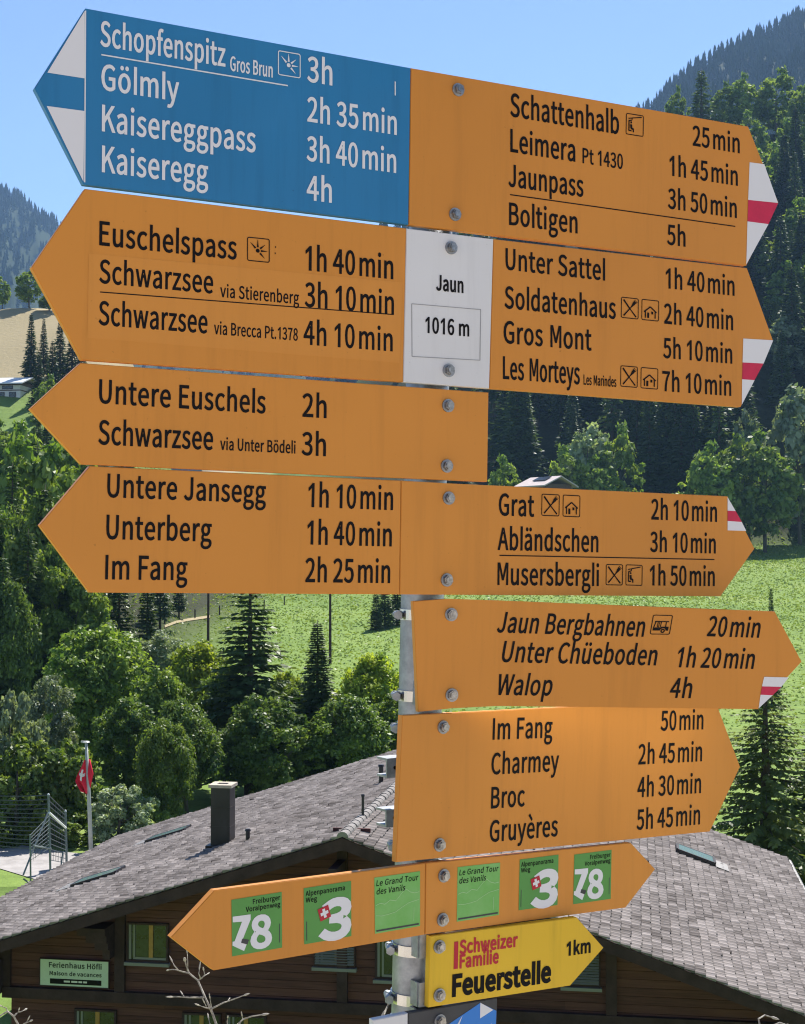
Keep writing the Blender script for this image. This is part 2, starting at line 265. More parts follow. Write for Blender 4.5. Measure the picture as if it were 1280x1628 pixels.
'ö':(331,'165,-7 217,3 261,34 291,82 302,148 291,214 261,263 217,293 165,304 113,293 70,263 40,214 28,148 40,82 70,34 113,3|165,34 130,43 103,66 86,101 80,148 86,194 103,230 130,254 165,262 200,254 228,230 245,194 252,148 245,101 228,66 200,43|107,359 122,363 133,373 137,389 133,404 122,415 107,419 91,415 81,404 77,389 81,373 91,363|224,359 239,363 250,373 254,389 250,404 239,415 224,419 208,415 198,404 194,389 198,373 208,363'),
'ü':(331,'137,-7 174,0 206,18 235,46 236,46 240,0 282,0 282,296 232,296 232,86 205,58 180,41 152,36 120,44 102,70 96,115 96,296 46,296 46,109 51,59 68,22 96,0|106,359 122,363 133,373 137,389 133,404 122,415 106,419 91,415 80,404 76,389 80,373 91,363|224,359 239,363 250,373 254,389 250,404 239,415 224,419 208,415 198,404 194,389 198,373 208,363'),
}
# ------------------------------------------------------------ signpost and signs
POLE_D = 2.03
def pole_axis(y): return at(672 - 0.0225 * (y - 948), y, POLE_D)
def offset_loop(lp, d):
    if abs(d) < 1e-9: return lp
    n = len(lp); out = []
    for i in range(n):
        p0, p1, p2 = lp[i - 1], lp[i], lp[(i + 1) % n]
        e1 = (p1[0] - p0[0], p1[1] - p0[1]); e2 = (p2[0] - p1[0], p2[1] - p1[1])
        l1 = math.hypot(*e1) or 1e-9; l2 = math.hypot(*e2) or 1e-9
        n1 = (e1[1] / l1, -e1[0] / l1); n2 = (e2[1] / l2, -e2[0] / l2)
        mx, my = n1[0] + n2[0], n1[1] + n2[1]; q = mx * mx + my * my
        k = 2 / max(q, 1.2)
        out.append((p1[0] + mx * k * d, p1[1] + my * k * d))
    return out
def area(lp): return 0.5 * sum(lp[i - 1][0] * lp[i][1] - lp[i][0] * lp[i - 1][1] for i in range(len(lp)))
_G = {}
def glyph(c):
    if c not in _G:
        adv, s = GLYPHS[c] if c in GLYPHS else ((105, '') if c == '\u2005' else (34, ''))
        _G[c] = (adv / 400.0, [[tuple(int(v) / 400.0 for v in p.split(',')) for p in l.split(' ')] for l in s.split('|')] if s else [])
        if c == 'l': _G[c] = (0.335, [[(0.12, 0), (0.12, 1.085), (0.245, 1.085), (0.245, 0)][::-1]])
        if c == 'M': _G[c] = (_G[c][0], [[(.20, 0), (.20, 1), (.365, 1), (.60, .40), (.835, 1), (1.0, 1), (1.0, 0), (.885, 0), (.885, .80), (.66, .22), (.54, .22), (.315, .80), (.315, 0)]])
        L = _G[c][1]
        if L:   # outer loops counter-clockwise, counters clockwise
            big = max(L, key=lambda q: abs(area(q)))
            if area(big) < 0: _G[c] = (_G[c][0], [q[::-1] for q in L])
    return _G[c]
LSPACE = 0.045      # letter spacing, in capital heights
def ink(s):
    x = 0; lo = None; hi = 0
    for c in s:
        a, L = glyph(c)
        for l in L:
            for p in l:
                if lo is None or x + p[0] < lo: lo = x + p[0]
                hi = max(hi, x + p[0])
        x += a + LSPACE
    return lo or 0, hi
def text_loops(s, x0, y0, x1, size, bold=0.02, shear=0.0):
    """loops of the string with its ink between x0 and x1, baseline y0, capital height size"""
    lo, hi = ink(s); k = (x1 - x0) / (hi - lo); x = -lo; out = []
    for c in s:
        a, L = glyph(c)
        for l in L:
            q = [(x0 + (x + p[0]) * k, y0 + p[1] * size) for p in l]
            q = offset_loop(q, bold * size)
            out.append([(px_ + shear * (py_ - y0), py_) for px_, py_ in q])
        x += a + LSPACE
    return out
def fill_mesh(name, loops, z, fn=None):
    cu = bpy.data.curves.new('tmp', 'CURVE'); cu.dimensions = '2D'; cu.fill_mode = 'BOTH'
    for l in loops:
        sp = cu.splines.new('POLY'); sp.points.add(len(l) - 1); sp.use_cyclic_u = True
        for i, p in enumerate(l): sp.points[i].co = (p[0], p[1], 0, 1)
    ob = bpy.data.objects.new('tmp', cu); COL.objects.link(ob)
    me = bpy.data.meshes.new_from_object(ob); bpy.data.objects.remove(ob); bpy.data.curves.remove(cu)
    me.name = name
    for v in me.vertices:
        x, y = (v.co.x, v.co.y) if fn is None else fn(v.co.x, v.co.y)
        v.co = (x, y, z)
    return me
def hexbolt(parent, x, y, sd_):
    rnd = random.Random(sd_)
    bm = bmesh.new()
    a0 = rnd.random()
    pts = [(x + 0.0068 * math.cos(a0 + k * math.pi / 3), y + 0.0068 * math.sin(a0 + k * math.pi / 3)) for k in range(6)]
    f = prism(bm, pts, 0.0022, 0.0085)
    bmesh.ops.bevel(bm, geom=list(f.edges), offset=0.0013, segments=2, affect='EDGES')
    bmesh.ops.create_circle(bm, cap_ends=True, segments=20, radius=0.0042, matrix=Matrix.Translation((x, y, 0.0089)))
    o = from_bm('bolt', bm, BOLT, parent)
    bm = bmesh.new()
    prism(bm, [(x + 0.0090 * math.cos(k * math.pi / 12), y + 0.0090 * math.sin(k * math.pi / 12)) for k in range(24)], 0.0, 0.0022)
    from_bm('washer', bm, ZINC, o)
class Sign:
    def __init__(s, name, ymid, theta, top, bot, label, off=0.055, cat='trail sign', group='signs on the signpost', tilt=0.0):
        th = R(theta); n = Vector((math.sin(th), -math.cos(th), math.sin(R(tilt)))).normalized()
        P0 = pole_axis(ymid) + n * off
        u0 = Vector((math.cos(th), math.sin(th), 0)); v0 = n.cross(u0)
        if v0.z < 0: v0 = -v0
        s.P0, s.n = P0, n
        sl = 0
        for (a, b) in (top, bot):
            d = on_plane(*b, P0, n) - on_plane(*a, P0, n); sl += 0.5 * d.dot(v0) / d.dot(u0)
        an = math.atan(sl); s.u = u0 * math.cos(an) + v0 * math.sin(an); s.v = -u0 * math.sin(an) + v0 * math.cos(an)
        M = Matrix((( s.u.x, s.v.x, n.x, P0.x), (s.u.y, s.v.y, n.y, P0.y), (s.u.z, s.v.z, n.z, P0.z), (0, 0, 0, 1)))
        s.M = M; s.Mi = M.inverted()
        s.root = empty(name, M, label, cat, group); s.k = 0; s.bends = None
    def loc(s, x, y):
        d = on_plane(x, y, s.P0, s.n) - s.P0; return (d.dot(s.u), d.dot(s.v))
    def panel(s, pts, m, name='panel', th=0.010, seam=(), z=0.0):
        """plate with a bright bare edge; pts are outline corners"""
        P = [s.loc(*p) for p in pts]
        bm = bmesh.new(); f = prism(bm, P, z - th, z)
        seamset = set(seam)
        ed = [e for i, e in enumerate(f.edges) if i not in seamset]
        bmesh.ops.bevel(bm, geom=ed, offset=0.0008, segments=2, affect='EDGES')
        o = from_bm(name, bm, m, s.root); o.data.materials.append(BACK)
        for p in o.data.polygons:
            if p.normal.z < -.9: p.material_index = 1
        return o
    def decal(s, pts, m, name, z=0.0005, parent=None):
        P = [s.loc(*p) for p in pts]
        if area(P) < 0: P = P[::-1]
        me = raw(name, [(x, y, z) for x, y in P], [tuple(range(len(P)))], m)
        return link(name, me, parent or s.root)
    def xend(s, a0, b0, x1):
        lo, hi = a0, a0 + 1.5
        for _ in range(40):
            mid = (lo + hi) / 2
            if proj(s.P0 + s.u * mid + s.v * b0)[0] < x1: lo = mid
            else: hi = mid
        return lo
    def text(s, t, x0, y0, x1, H, m=None, bold=0.020, shear=0.0, z=0.0006, drop=0.0):
        t = t.replace('h ', 'h\u2005').replace('min', '\u2009min') if t[0].isdigit() and 'm' in t and t != '1016 m' else t
        a0, b0 = s.loc(x0, y0); a1 = s.xend(a0, b0, x1); size = s.loc(x0, y0 - H)[1] - b0
        lp = text_loops(t, a0, b0, a1, size, bold, shear)
        return link('lettering', fill_mesh('lettering', lp, z), s.root, m or BLACK)
    def rule(s, x0, y0, x1, y1, wpx, m=None):
        P, Q = Vector(s.loc(x0, y0)), Vector(s.loc(x1, y1)); h = abs(s.loc(x0, y0 - wpx)[1] - P.y) / 2
        me = raw('ruled_line', [(P.x, P.y - h, .0006), (Q.x, Q.y - h, .0006), (Q.x, Q.y + h, .0006), (P.x, P.y + h, .0006)], [(0, 1, 2, 3)], m or BLACK)
        link('ruled_line', me, s.root)
    def icon(s, kind, tl, tr, bl, m=None, inv=1.0):
        A, B, C = Vector(s.loc(*bl)), Vector(s.loc(*tl)), Vector(s.loc(*tr))
        ex, ey = C - B, B - A
        V, Fc = [], []; zz = [0.0006]
        def add(pts):
            b0 = len(V); zz[0] += 0.00003
            q = [A + ex * p[0] + ey * p[1] for p in pts]
            if area([(v.x, v.y) for v in q]) < 0: q = q[::-1]
            V.extend([(v.x, v.y, zz[0]) for v in q]); Fc.append(tuple(range(b0, b0 + len(q))))
        def seg(p, q, w0, w1=None):
            w1 = w0 if w1 is None else w1; d = Vector((q[0] - p[0], q[1] - p[1])).normalized(); nn = Vector((-d.y, d.x))
            add([(p[0] + nn.x * w0 / 2, p[1] + nn.y * w0 / 2), (q[0] + nn.x * w1 / 2, q[1] + nn.y * w1 / 2), (q[0] - nn.x * w1 / 2, q[1] - nn.y * w1 / 2), (p[0] - nn.x * w0 / 2, p[1] - nn.y * w0 / 2)])
        def disc(c, r, n=14): add([(c[0] + r * math.cos(2 * math.pi * k / n), c[1] + r * math.sin(2 * math.pi * k / n)) for k in range(n)])
        # rounded frame
        t, r = 0.04, 0.09; O, I = [], []
        for cx, cy, a0 in ((1 - r, 1 - r, 0), (r, 1 - r, 90), (r, r, 180), (1 - r, r, 270)):
            for k in range(5):
                a = R(a0 + k * 22.5); O.append((cx + r * math.cos(a), cy + r * math.sin(a))); I.append((cx + (r - t) * math.cos(a), cy + (r - t) * math.sin(a)))
        n = len(O)
        for k in range(n):
            add([O[k], O[(k + 1) % n], I[(k + 1) % n], I[k]]); zz[0] -= 0.00003
        zz[0] += 0.00003
        if kind == 'view':
            disc((0.47, 0.46), 0.085)
            for an in (135, 90, 40, 0, -45):
                ca, sa = math.cos(R(an)), math.sin(R(an)); L = 0.46 if an in (135, 90) else 0.42
                seg((0.47 + 0.14 * ca, 0.46 + 0.14 * sa), (0.47 + L * ca, 0.46 + L * sa), 0.085, 0.012)
        elif kind == 'meal':
            seg((0.14, 0.88), (0.5, 0.47), 0.085, 0.075); seg((0.5, 0.47), (0.86, 0.1), 0.05, 0.075)
            seg((0.15, 0.12), (0.58, 0.56), 0.075, 0.05); seg((0.58, 0.56), (0.70, 0.70), 0.05, 0.13); seg((0.70, 0.70), (0.80, 0.82), 0.15, 0.15)
            for d in (-0.05, 0, 0.05): seg((0.80 - d, 0.80 + d), (0.86 - d, 0.87 + d), 0.03)
        elif kind == 'hut':
            seg((0.14, 0.40), (0.5, 0.66), 0.065); seg((0.86, 0.40), (0.5, 0.66), 0.065)
            seg((0.22, 0.12), (0.22, 0.46), 0.06); seg((0.78, 0.12), (0.78, 0.46), 0.06)
            seg((0.38, 0.12), (0.38, 0.38), 0.11); seg((0.61, 0.31), (0.61, 0.44), 0.11)
        elif kind == 'chair':
            seg((0.14, 0.76), (0.88, 0.90), 0.045); seg((0.34, 0.79), (0.34, 0.70), 0.045); seg((0.34, 0.70), (0.16, 0.66), 0.05)
            seg((0.17, 0.68), (0.17, 0.20), 0.06); seg((0.15, 0.20), (0.32, 0.20), 0.06); disc((0.29, 0.59), 0.05)
            seg((0.29, 0.50), (0.30, 0.32), 0.11); seg((0.27, 0.32), (0.43, 0.28), 0.09); seg((0.42, 0.30), (0.42, 0.14), 0.07)
        elif kind == 'bus':
            seg((0.16, 0.66), (0.86, 0.66), 0.05); seg((0.13, 0.33), (0.21, 0.66), 0.05); add([(0.10, 0.20), (0.11, 0.35), (0.50, 0.36), (0.50, 0.40), (0.88, 0.40), (0.88, 0.20), (0.76, 0.20), (0.72, 0.30), (0.60, 0.33), (0.50, 0.29), (0.45, 0.20)])
            for x in (0.30, 0.37): seg((x, 0.36), (x + 0.02, 0.66), 0.035)
            seg((0.46, 0.38), (0.48, 0.66), 0.04); seg((0.72, 0.40), (0.73, 0.66), 0.045)
            n = 16
            for k in range(n):
                a, b = 2 * math.pi * k / n, 2 * math.pi * (k + 1) / n; c = (0.61, 0.19)
                add([(c[0] + .11 * math.cos(a), c[1] + .11 * math.sin(a)), (c[0] + .11 * math.cos(b), c[1] + .11 * math.sin(b)), (c[0] + .05 * math.cos(b), c[1] + .05 * math.sin(b)), (c[0] + .05 * math.cos(a), c[1] + .05 * math.sin(a))]); zz[0] -= 0.00003
        link('pictogram', raw('pictogram', V, Fc, m or BLACK), s.root)
    def bolts(s, *ps):
        for p in ps:
            a, b = s.loc(*p); s.k += 1; hexbolt(s.root, a, b, int(p[0] * 7 + p[1]))
            # channel bracket from the plate back to the post, steel strap round the post
            Q = s.P0 + s.u * a + s.v * b; y = p[1]
            ax = pole_axis(y); axl = s.Mi @ ax
            bm = bmesh.new()
            w = 0.019
            for dx in (-w, w): bx(bm, axl.x + dx - .0015, axl.x + dx + .0015, b - .016, b + .016, -0.031, -0.0140)
            bx(bm, axl.x - w, axl.x + w, b - .016, b + .016, -0.0140, -0.0103)
            bx(bm, min(axl.x - w, a - .012), max(axl.x + w, a + .012), b - .010, b + .010, -0.0170, -0.0142)
            from_bm('bracket', bm, ZINC, s.root)
            bm = bmesh.new()
            r0, r1, h, nseg = 0.0305, 0.0320, 0.0072, 40
            up = (pole_axis(y - 50) - pole_axis(y + 50)).normalized(); a1 = up.cross(Vector((0, 1, 0))).normalized(); a2 = up.cross(a1)
            prof = [(r0, -h), (r1, -h), (r1, h), (r0, h)]; rings = []
            for k in range(nseg):
                t = 2 * math.pi * k / nseg; d = a1 * math.cos(t) + a2 * math.sin(t)
                rings.append([bm.verts.new(s.Mi @ (ax + d * rr + up * hh)) for rr, hh in prof])
            for k in range(nseg):
                A_, B_ = rings[k], rings[(k + 1) % nseg]
                for j in range(4): bm.faces.new((A_[j], A_[(j + 1) % 4], B_[(j + 1) % 4], B_[j]))
            st = from_bm('strap', bm, STEEL, s.root, smooth=False)
            bm = bmesh.new()   # worm-screw housing on the far left of the strap
            left = (Vector((-0.82, -0.1, 0))).normalized(); c = ax + left * 0.0355
            rot = s.Mi.to_3x3()
            d2 = left.cross(up).normalized()
            tube(bm, [s.Mi @ (c - d2 * .013), s.Mi @ (c + d2 * .013)], .0048, 10)
            tube(bm, [s.Mi @ (c - d2 * .019), s.Mi @ (c - d2 * .0132)], .0062, 6)
            box(bm, s.Mi @ (c - left * .003), (.007, .011, .016))
            from_bm('strap_screw', bm, ZINC, st)

# the post itself
t = empty('signpost', Matrix.Translation(pole_axis(2800)), 'grey galvanised round steel post leaning slightly, carrying all the direction signs', 'signpost')
T0 = t.location
bm = bmesh.new(); tube(bm, [pole_axis(y) - T0 for y in (2800, 2000, 1400, 800, 175)], 0.030, 40)
o = from_bm('post', bm, ZINC, t, smooth=True)
bm = bmesh.new()
ring = [pole_axis(175) - T0, pole_axis(168) - T0]; tube(bm, ring, [0.031, 0.029], 32); from_bm('post_cap', bm, DGREY, t)
for (yy0, yy1, k) in ((1203, 1234, 0), (1284, 1312, 1)):
    c = at(621 - k, (yy0 + yy1) / 2, POLE_D + 0.012) - T0
    h = at(0, yy0, POLE_D).z - at(0, yy1, POLE_D).z
    bm = bmesh.new(); rot = Matrix.Rotation(R(32), 3, 'Z')
    ex = rot @ Vector((1, 0, 0)); ey = rot @ Vector((0, 1, 0))
    # short open channel: front web, top and bottom flange, pierced by a slot
    w_ = 0.036
    for (cc, ss) in ((ey * -0.012, (w_, .003, h)), (Vector((0, 0, h / 2 - .0015)) + ey * .0015, (w_, .024, .003)), (Vector((0, 0, -h / 2 + .0015)) + ey * .0015, (w_, .024, .003)), (ex * .030 + ey * -.004, (.030, .010, h * .8))):
        box(bm, c + cc + ex * .004, ss, rot)
    o = from_bm('mounting_rail', bm, ZINC, t)
    bm = bmesh.new(); tube(bm, [c + ey * -.0142 + ex * -.001, c + ey * -.0132 + ex * -.001], .0026, 12); from_bm('rail_hole', bm, BLACK, o)

# 1  top row: blue arrow to the left, orange arrow to the right
s = Sign('direction_sign', 240, 27.5, ((136, 13), (1190, 201)), ((133, 293), (1187, 422)), 'topmost sign, blue half pointing left and orange half pointing right')
s.panel([(653, 108), (136, 13), (55, 140), (133, 293), (649.5, 357)], BLUE, 'blue_panel')
s.panel([(653.6, 108), (650.2, 357), (1187, 422), (1238, 322), (1190, 201)], ORANGE, 'orange_panel')
s.decal([(134, 18), (134, 124), (64.5, 128.5), (57, 138)], LWHITE, 'white_field') if 0 else None
s.decal([(134.5, 17.5), (134.5, 124.7), (75.2, 115.5)], LWHITE, 'white_field')
s.decal([(132.5, 289), (134, 176.5), (74, 168.5)], LWHITE, 'white_field')
s.rule(136.2, 150, 138.4, 150.2, 272, LWHITE) if 0 else None
s.decal([(134.8, 17), (136.8, 17), (135.4, 290), (133.4, 290)], LWHITE, 'white_line', z=.0007)
W = LWHITE
s.text('Schopfenspitz', 160, 72.5, 357.5, 39, W); s.text('Gros Brun', 366, 112, 433, 22.5, W); s.text('3h', 489, 129, 527.5, 39, W)
s.icon('view', (441.7, 79.7), (477.7, 86), (441.7, 119), W)
s.rule(161, 87, 457.5, 136.3, 2.2, W)
s.text('Gölmly', 161.5, 142, 283.5, 40, W); s.text('2h 35min', 489, 192.4, 630, 38, W)
s.text('Kaisereggpass', 162.5, 208, 405.5, 41, W); s.text('3h 40min', 488, 254.8, 629, 38, W)
s.text('Kaiseregg', 162.5, 273, 330, 41, W); s.text('4h', 488, 317, 526.6, 38, W)
s.decal([(627.3, 129.5), (629, 129.8), (629, 152), (627.3, 151.7)], W, 'scuff_mark')
s.text('Schattenhalb', 811.8, 184.5, 983.6, 36); s.icon('chair', (995.3, 179.3), (1023.5, 184), (994.6, 213.4)); s.text('25min', 1101.7, 231, 1175.5, 31)
s.text('Leimera', 811.8, 241, 914, 35.5); s.text('Pt 1430', 926.4, 259, 989.8, 23.5); s.text('1h 45min', 1065, 278.5, 1172.4, 31)
s.text('Jaunpass', 808.8, 296, 926.9, 34.5); s.text('3h 50min', 1062.5, 331, 1170.8, 31)
s.rule(810.8, 309.5, 1168.8, 360, 1.8)
s.text('Boltigen', 809.8, 357, 917.6, 34.5); s.text('5h', 1061, 388.3, 1089.3, 31)
s.decal([(1191.6, 258), (1214.8, 261), (1236.8, 322.6), (1189.3, 317.8)], LWHITE, 'white_field')
s.decal([(1188.2, 352), (1221.6, 356.3), (1186.3, 420.5)], LWHITE, 'white_field')
s.decal([(1189.3, 317.8), (1236.9, 323), (1221.6, 356.3), (1188.2, 352)], RED, 'red_stripe', z=.0006)
s.bolts((728, 143), (723, 341))

# 2  row with the white place-name panel
s = Sign('direction_sign', 470, 27.5, ((135, 300), (1188, 426)), ((130, 572), (1178, 647)), 'orange sign pointing both ways with a white place name panel in its middle')
s.panel([(646, 363), (135, 300), (50, 425), (130, 572), (641, 607.3)], ORANGE, 'orange_panel')
s.panel([(646.4, 363), (641.4, 607.3), (778, 617.5), (784.6, 380)], WHITE, 'white_panel')
s.panel([(785, 380), (778.4, 617.5), (1178, 647), (1229, 540), (1188, 426)], ORANGE, 'orange_panel')
s.decal([(141, 403), (640, 449), (635, 577), (139, 537)], PATCH, 'cover_strip', z=.0003)
s.text('Euschelspass', 158.3, 389.4, 375.5, 37.5); s.icon('view', (392.7, 376.2), (428.6, 380), (392.7, 414.6)); s.text('1h 40min', 486, 429, 624.5, 38)
s.decal([(437.3, 391.5), (438.8, 391.6), (438.8, 394), (437.3, 393.9)], BLACK, 'print_dot'); s.decal([(436.6, 401.5), (438.1, 401.6), (438.1, 404), (436.6, 403.9)], BLACK, 'print_dot')
s.text('Schwarzsee', 158.3, 449.5, 338, 36.5); s.text('via Stierenberg', 350.2, 472, 475, 20); s.text('3h 10min', 485, 487, 625.5, 37.5)
s.rule(158.8, 464.3, 624, 500, 1.8)
s.text('Schwarzsee', 157.3, 516, 329, 37); s.text('via Brecca Pt.1378', 340.4, 531, 473, 19.5); s.text('4h 10min', 483, 547, 623.5, 37)
s.text('Jaun', 693.7, 461, 736, 23.5, bold=.035); s.text('1016 m', 676.7, 528.6, 745.3, 24.5, bold=.03)
GREYL = mat('panel_line', (0.25, 0.25, 0.26), 0.5)
for a_, b_ in (((654.5, 483), (764.4, 492.3)), ((655, 566.8), (763, 572.8))): s.rule(*a_, *b_, 1.0, GREYL)
s.decal([(654, 483), (655, 483.1), (655.6, 566.8), (654.6, 566.7)], GREYL, 'panel_outline'); s.decal([(763.6, 492.2), (764.6, 492.3), (763.5, 572.8), (762.5, 572.7)], GREYL, 'panel_outline')
s.text('Unter Sattel', 804, 428, 961.4, 33); s.text('1h 40min', 1058.9, 457.7, 1167.2, 31)
s.text('Soldatenhaus', 802.6, 489.5, 978.4, 34); s.icon('meal', (987.4, 471.7), (1015.3, 474.8), (987, 505.2)); s.icon('hut', (1020, 475.2), (1047.7, 478.2), (1019.6, 508.6)); s.text('2h 40min', 1056.3, 514, 1165, 31)
s.text('Gros Mont', 801, 545, 939.8, 34.5); s.text('5h 10min', 1054.8, 568.6, 1163.6, 31)
s.text('Les Morteys', 800, 602, 921.2, 35); s.text('Les Marindes', 927.9, 611.3, 979.5, 15.5); s.icon('meal', (986.4, 580.7), (1013.9, 583.2), (986, 614.5)); s.icon('hut', (1018.7, 583.5), (1046.4, 586), (1018.2, 617.3)); s.text('7h 10min', 1053.2, 621.3, 1162, 31)
s.decal([(1181.6, 538.2), (1229.2, 541), (1213.8, 578), (1180.4, 576.2)], LWHITE, 'white_field')
s.decal([(1179.7, 603), (1199.5, 604.4), (1179.2, 643.5)], LWHITE, 'white_field')
s.decal([(1180.4, 576.2), (1213.6, 578), (1199.4, 604.4), (1179.7, 603)], RED, 'red_stripe', z=.0006)
s.bolts((717, 394), (713, 589))

# 3  left-pointing sign
s = Sign('direction_sign', 672, 27.5, ((128, 577), (777, 624)), ((130, 738), (775, 767)), 'orange sign pointing left only with two destinations, square at its right end')
s.panel([(777, 624), (128, 577), (48, 650), (130, 738), (775, 766)], ORANGE)
s.text('Untere Euschels', 157.8, 640.5, 421.4, 37); s.text('2h', 481.2, 662, 518.3, 36)
s.text('Schwarzsee', 156.8, 706, 337.8, 37.5); s.text('via Unter Bödeli', 350.2, 715, 469.3, 19); s.text('3h', 480, 723, 517.3, 35.5)
s.bolts((712, 645), (710, 741))

# 4  both ways
s = Sign('direction_sign', 850, 27.5, ((143, 740), (1157, 789)), ((143, 942), (1146, 948)), 'all orange sign pointing both ways with three destinations on each half')
s.panel([(637.6, 764), (143, 741), (63, 835), (143, 942), (635, 945)], ORANGE)
s.panel([(638.2, 764), (635.6, 945), (1146, 948), (1200, 872), (1157, 789), (713, 768.5)], ORANGE)
s.text('Untere Jansegg', 170.7, 790, 421.9, 36.5); s.text('1h 10min', 490.5, 805.5, 624, 37)
s.text('Unterberg', 169.2, 856.5, 335.7, 37.5); s.text('1h 40min', 489, 865, 622, 37)
s.text('Im Fang', 167.6, 920.5, 297, 37.5); s.text('2h 25min', 485.8, 925, 619.4, 37)
s.text('Grat', 793.3, 819, 848.5, 34); s.icon('meal', (861, 784.9), (889.7, 786.3), (860.4, 820)); s.icon('hut', (894.8, 786.4), (922.5, 787.8), (894.3, 821.4)); s.text('2h 10min', 1035.7, 825.5, 1139.3, 31.5)
s.text('Abländschen', 791.7, 873.8, 950.6, 34.5); s.text('3h 10min', 1034, 877, 1137.3, 31)
s.rule(793.8, 883, 1135.7, 889.6, 1.7)
s.text('Musersbergli', 791.2, 929.5, 951.6, 34.5); s.icon('meal', (963.3, 896.8), (990.3, 897.4), (962.8, 930.4)); s.icon('chair', (994.8, 897.3), (1021.5, 898.3), (994.3, 930.7)); s.text('1h 50min', 1033.6, 930.2, 1135.7, 31)
s.decal([(1156.6, 790.5), (1169.5, 812.6), (1156.6, 811.8)], LWHITE, 'white_field'); s.decal([(1156.6, 828.3), (1179.2, 829.8), (1186.3, 844.2), (1156.6, 843.2)], LWHITE, 'white_field')
s.decal([(1156.6, 811.8), (1169.6, 812.8), (1179.2, 829.8), (1156.6, 828.3)], RED, 'red_stripe', z=.0006)
s.bolts((713, 792), (710, 922))

# 5  slanted lettering, right-pointing
s = Sign('direction_sign', 1045, 20, ((720, 953), (1232, 972)), ((760, 1122), (1206, 1127)), 'orange sign pointing right with slanted lettering and a small bus symbol')
s.panel([(657, 956), (665, 1132), (720, 1126), (790, 1122.5), (1205.5, 1127.5), (1275, 1052), (1232, 972), (790, 954.5), (712, 952)], ORANGE)
IT = 0.16
s.text('Jaun Bergbahnen', 789.7, 1005, 1022.4, 32, shear=IT); s.icon('bus', (1038.3, 977.4), (1070, 978), (1032.8, 1008.6)); s.text('20min', 1123.9, 1011, 1206, 31, shear=IT)
s.text('Unter Chüeboden', 796.6, 1052, 1042, 32.5, shear=IT); s.text('1h 20min', 1075, 1060.3, 1197, 31, shear=IT)
s.text('Walop', 788.2, 1104.3, 875.3, 32, shear=IT); s.text('4h', 1064, 1109, 1097.5, 30.5, shear=IT)
s.decal([(1214.8, 1076), (1254, 1077), (1242, 1092), (1211.3, 1091.2)], LWHITE, 'white_field'); s.decal([(1209, 1104.5), (1228.3, 1105.3), (1206, 1126.3)], LWHITE, 'white_field')
s.decal([(1211.3, 1091.2), (1242, 1092), (1228.3, 1105.3), (1209, 1104.5)], RED, 'red_stripe', z=.0006)
s.bolts((717, 977), (718, 1105))

# 6  tall right-pointing sign
s = Sign('direction_sign', 1250, 36, ((640, 1137), (1142, 1127.6)), ((630, 1371), (1129, 1322)), 'tall orange sign pointing right with four destinations and no symbols')
s.panel([(640, 1137.5), (630, 1371), (1129, 1322), (1177, 1219), (1137, 1112)], ORANGE)
s.text('Im Fang', 783.3, 1175.5, 877.4, 33); s.text('50min', 1050.6, 1161.3, 1117.5, 30.5)
s.text('Charmey', 781.2, 1231, 887.5, 33); s.text('2h 45min', 1015, 1215, 1115.4, 31)
s.text('Broc', 780.7, 1285, 833.3, 33); s.text('4h 30min', 1013.4, 1267.3, 1113.8, 31)
s.text('Gruyères', 778.5, 1338.3, 885.9, 33); s.text('5h 45min', 1012.3, 1319, 1112.2, 31)
s.bolts((704, 1156), (698, 1343))

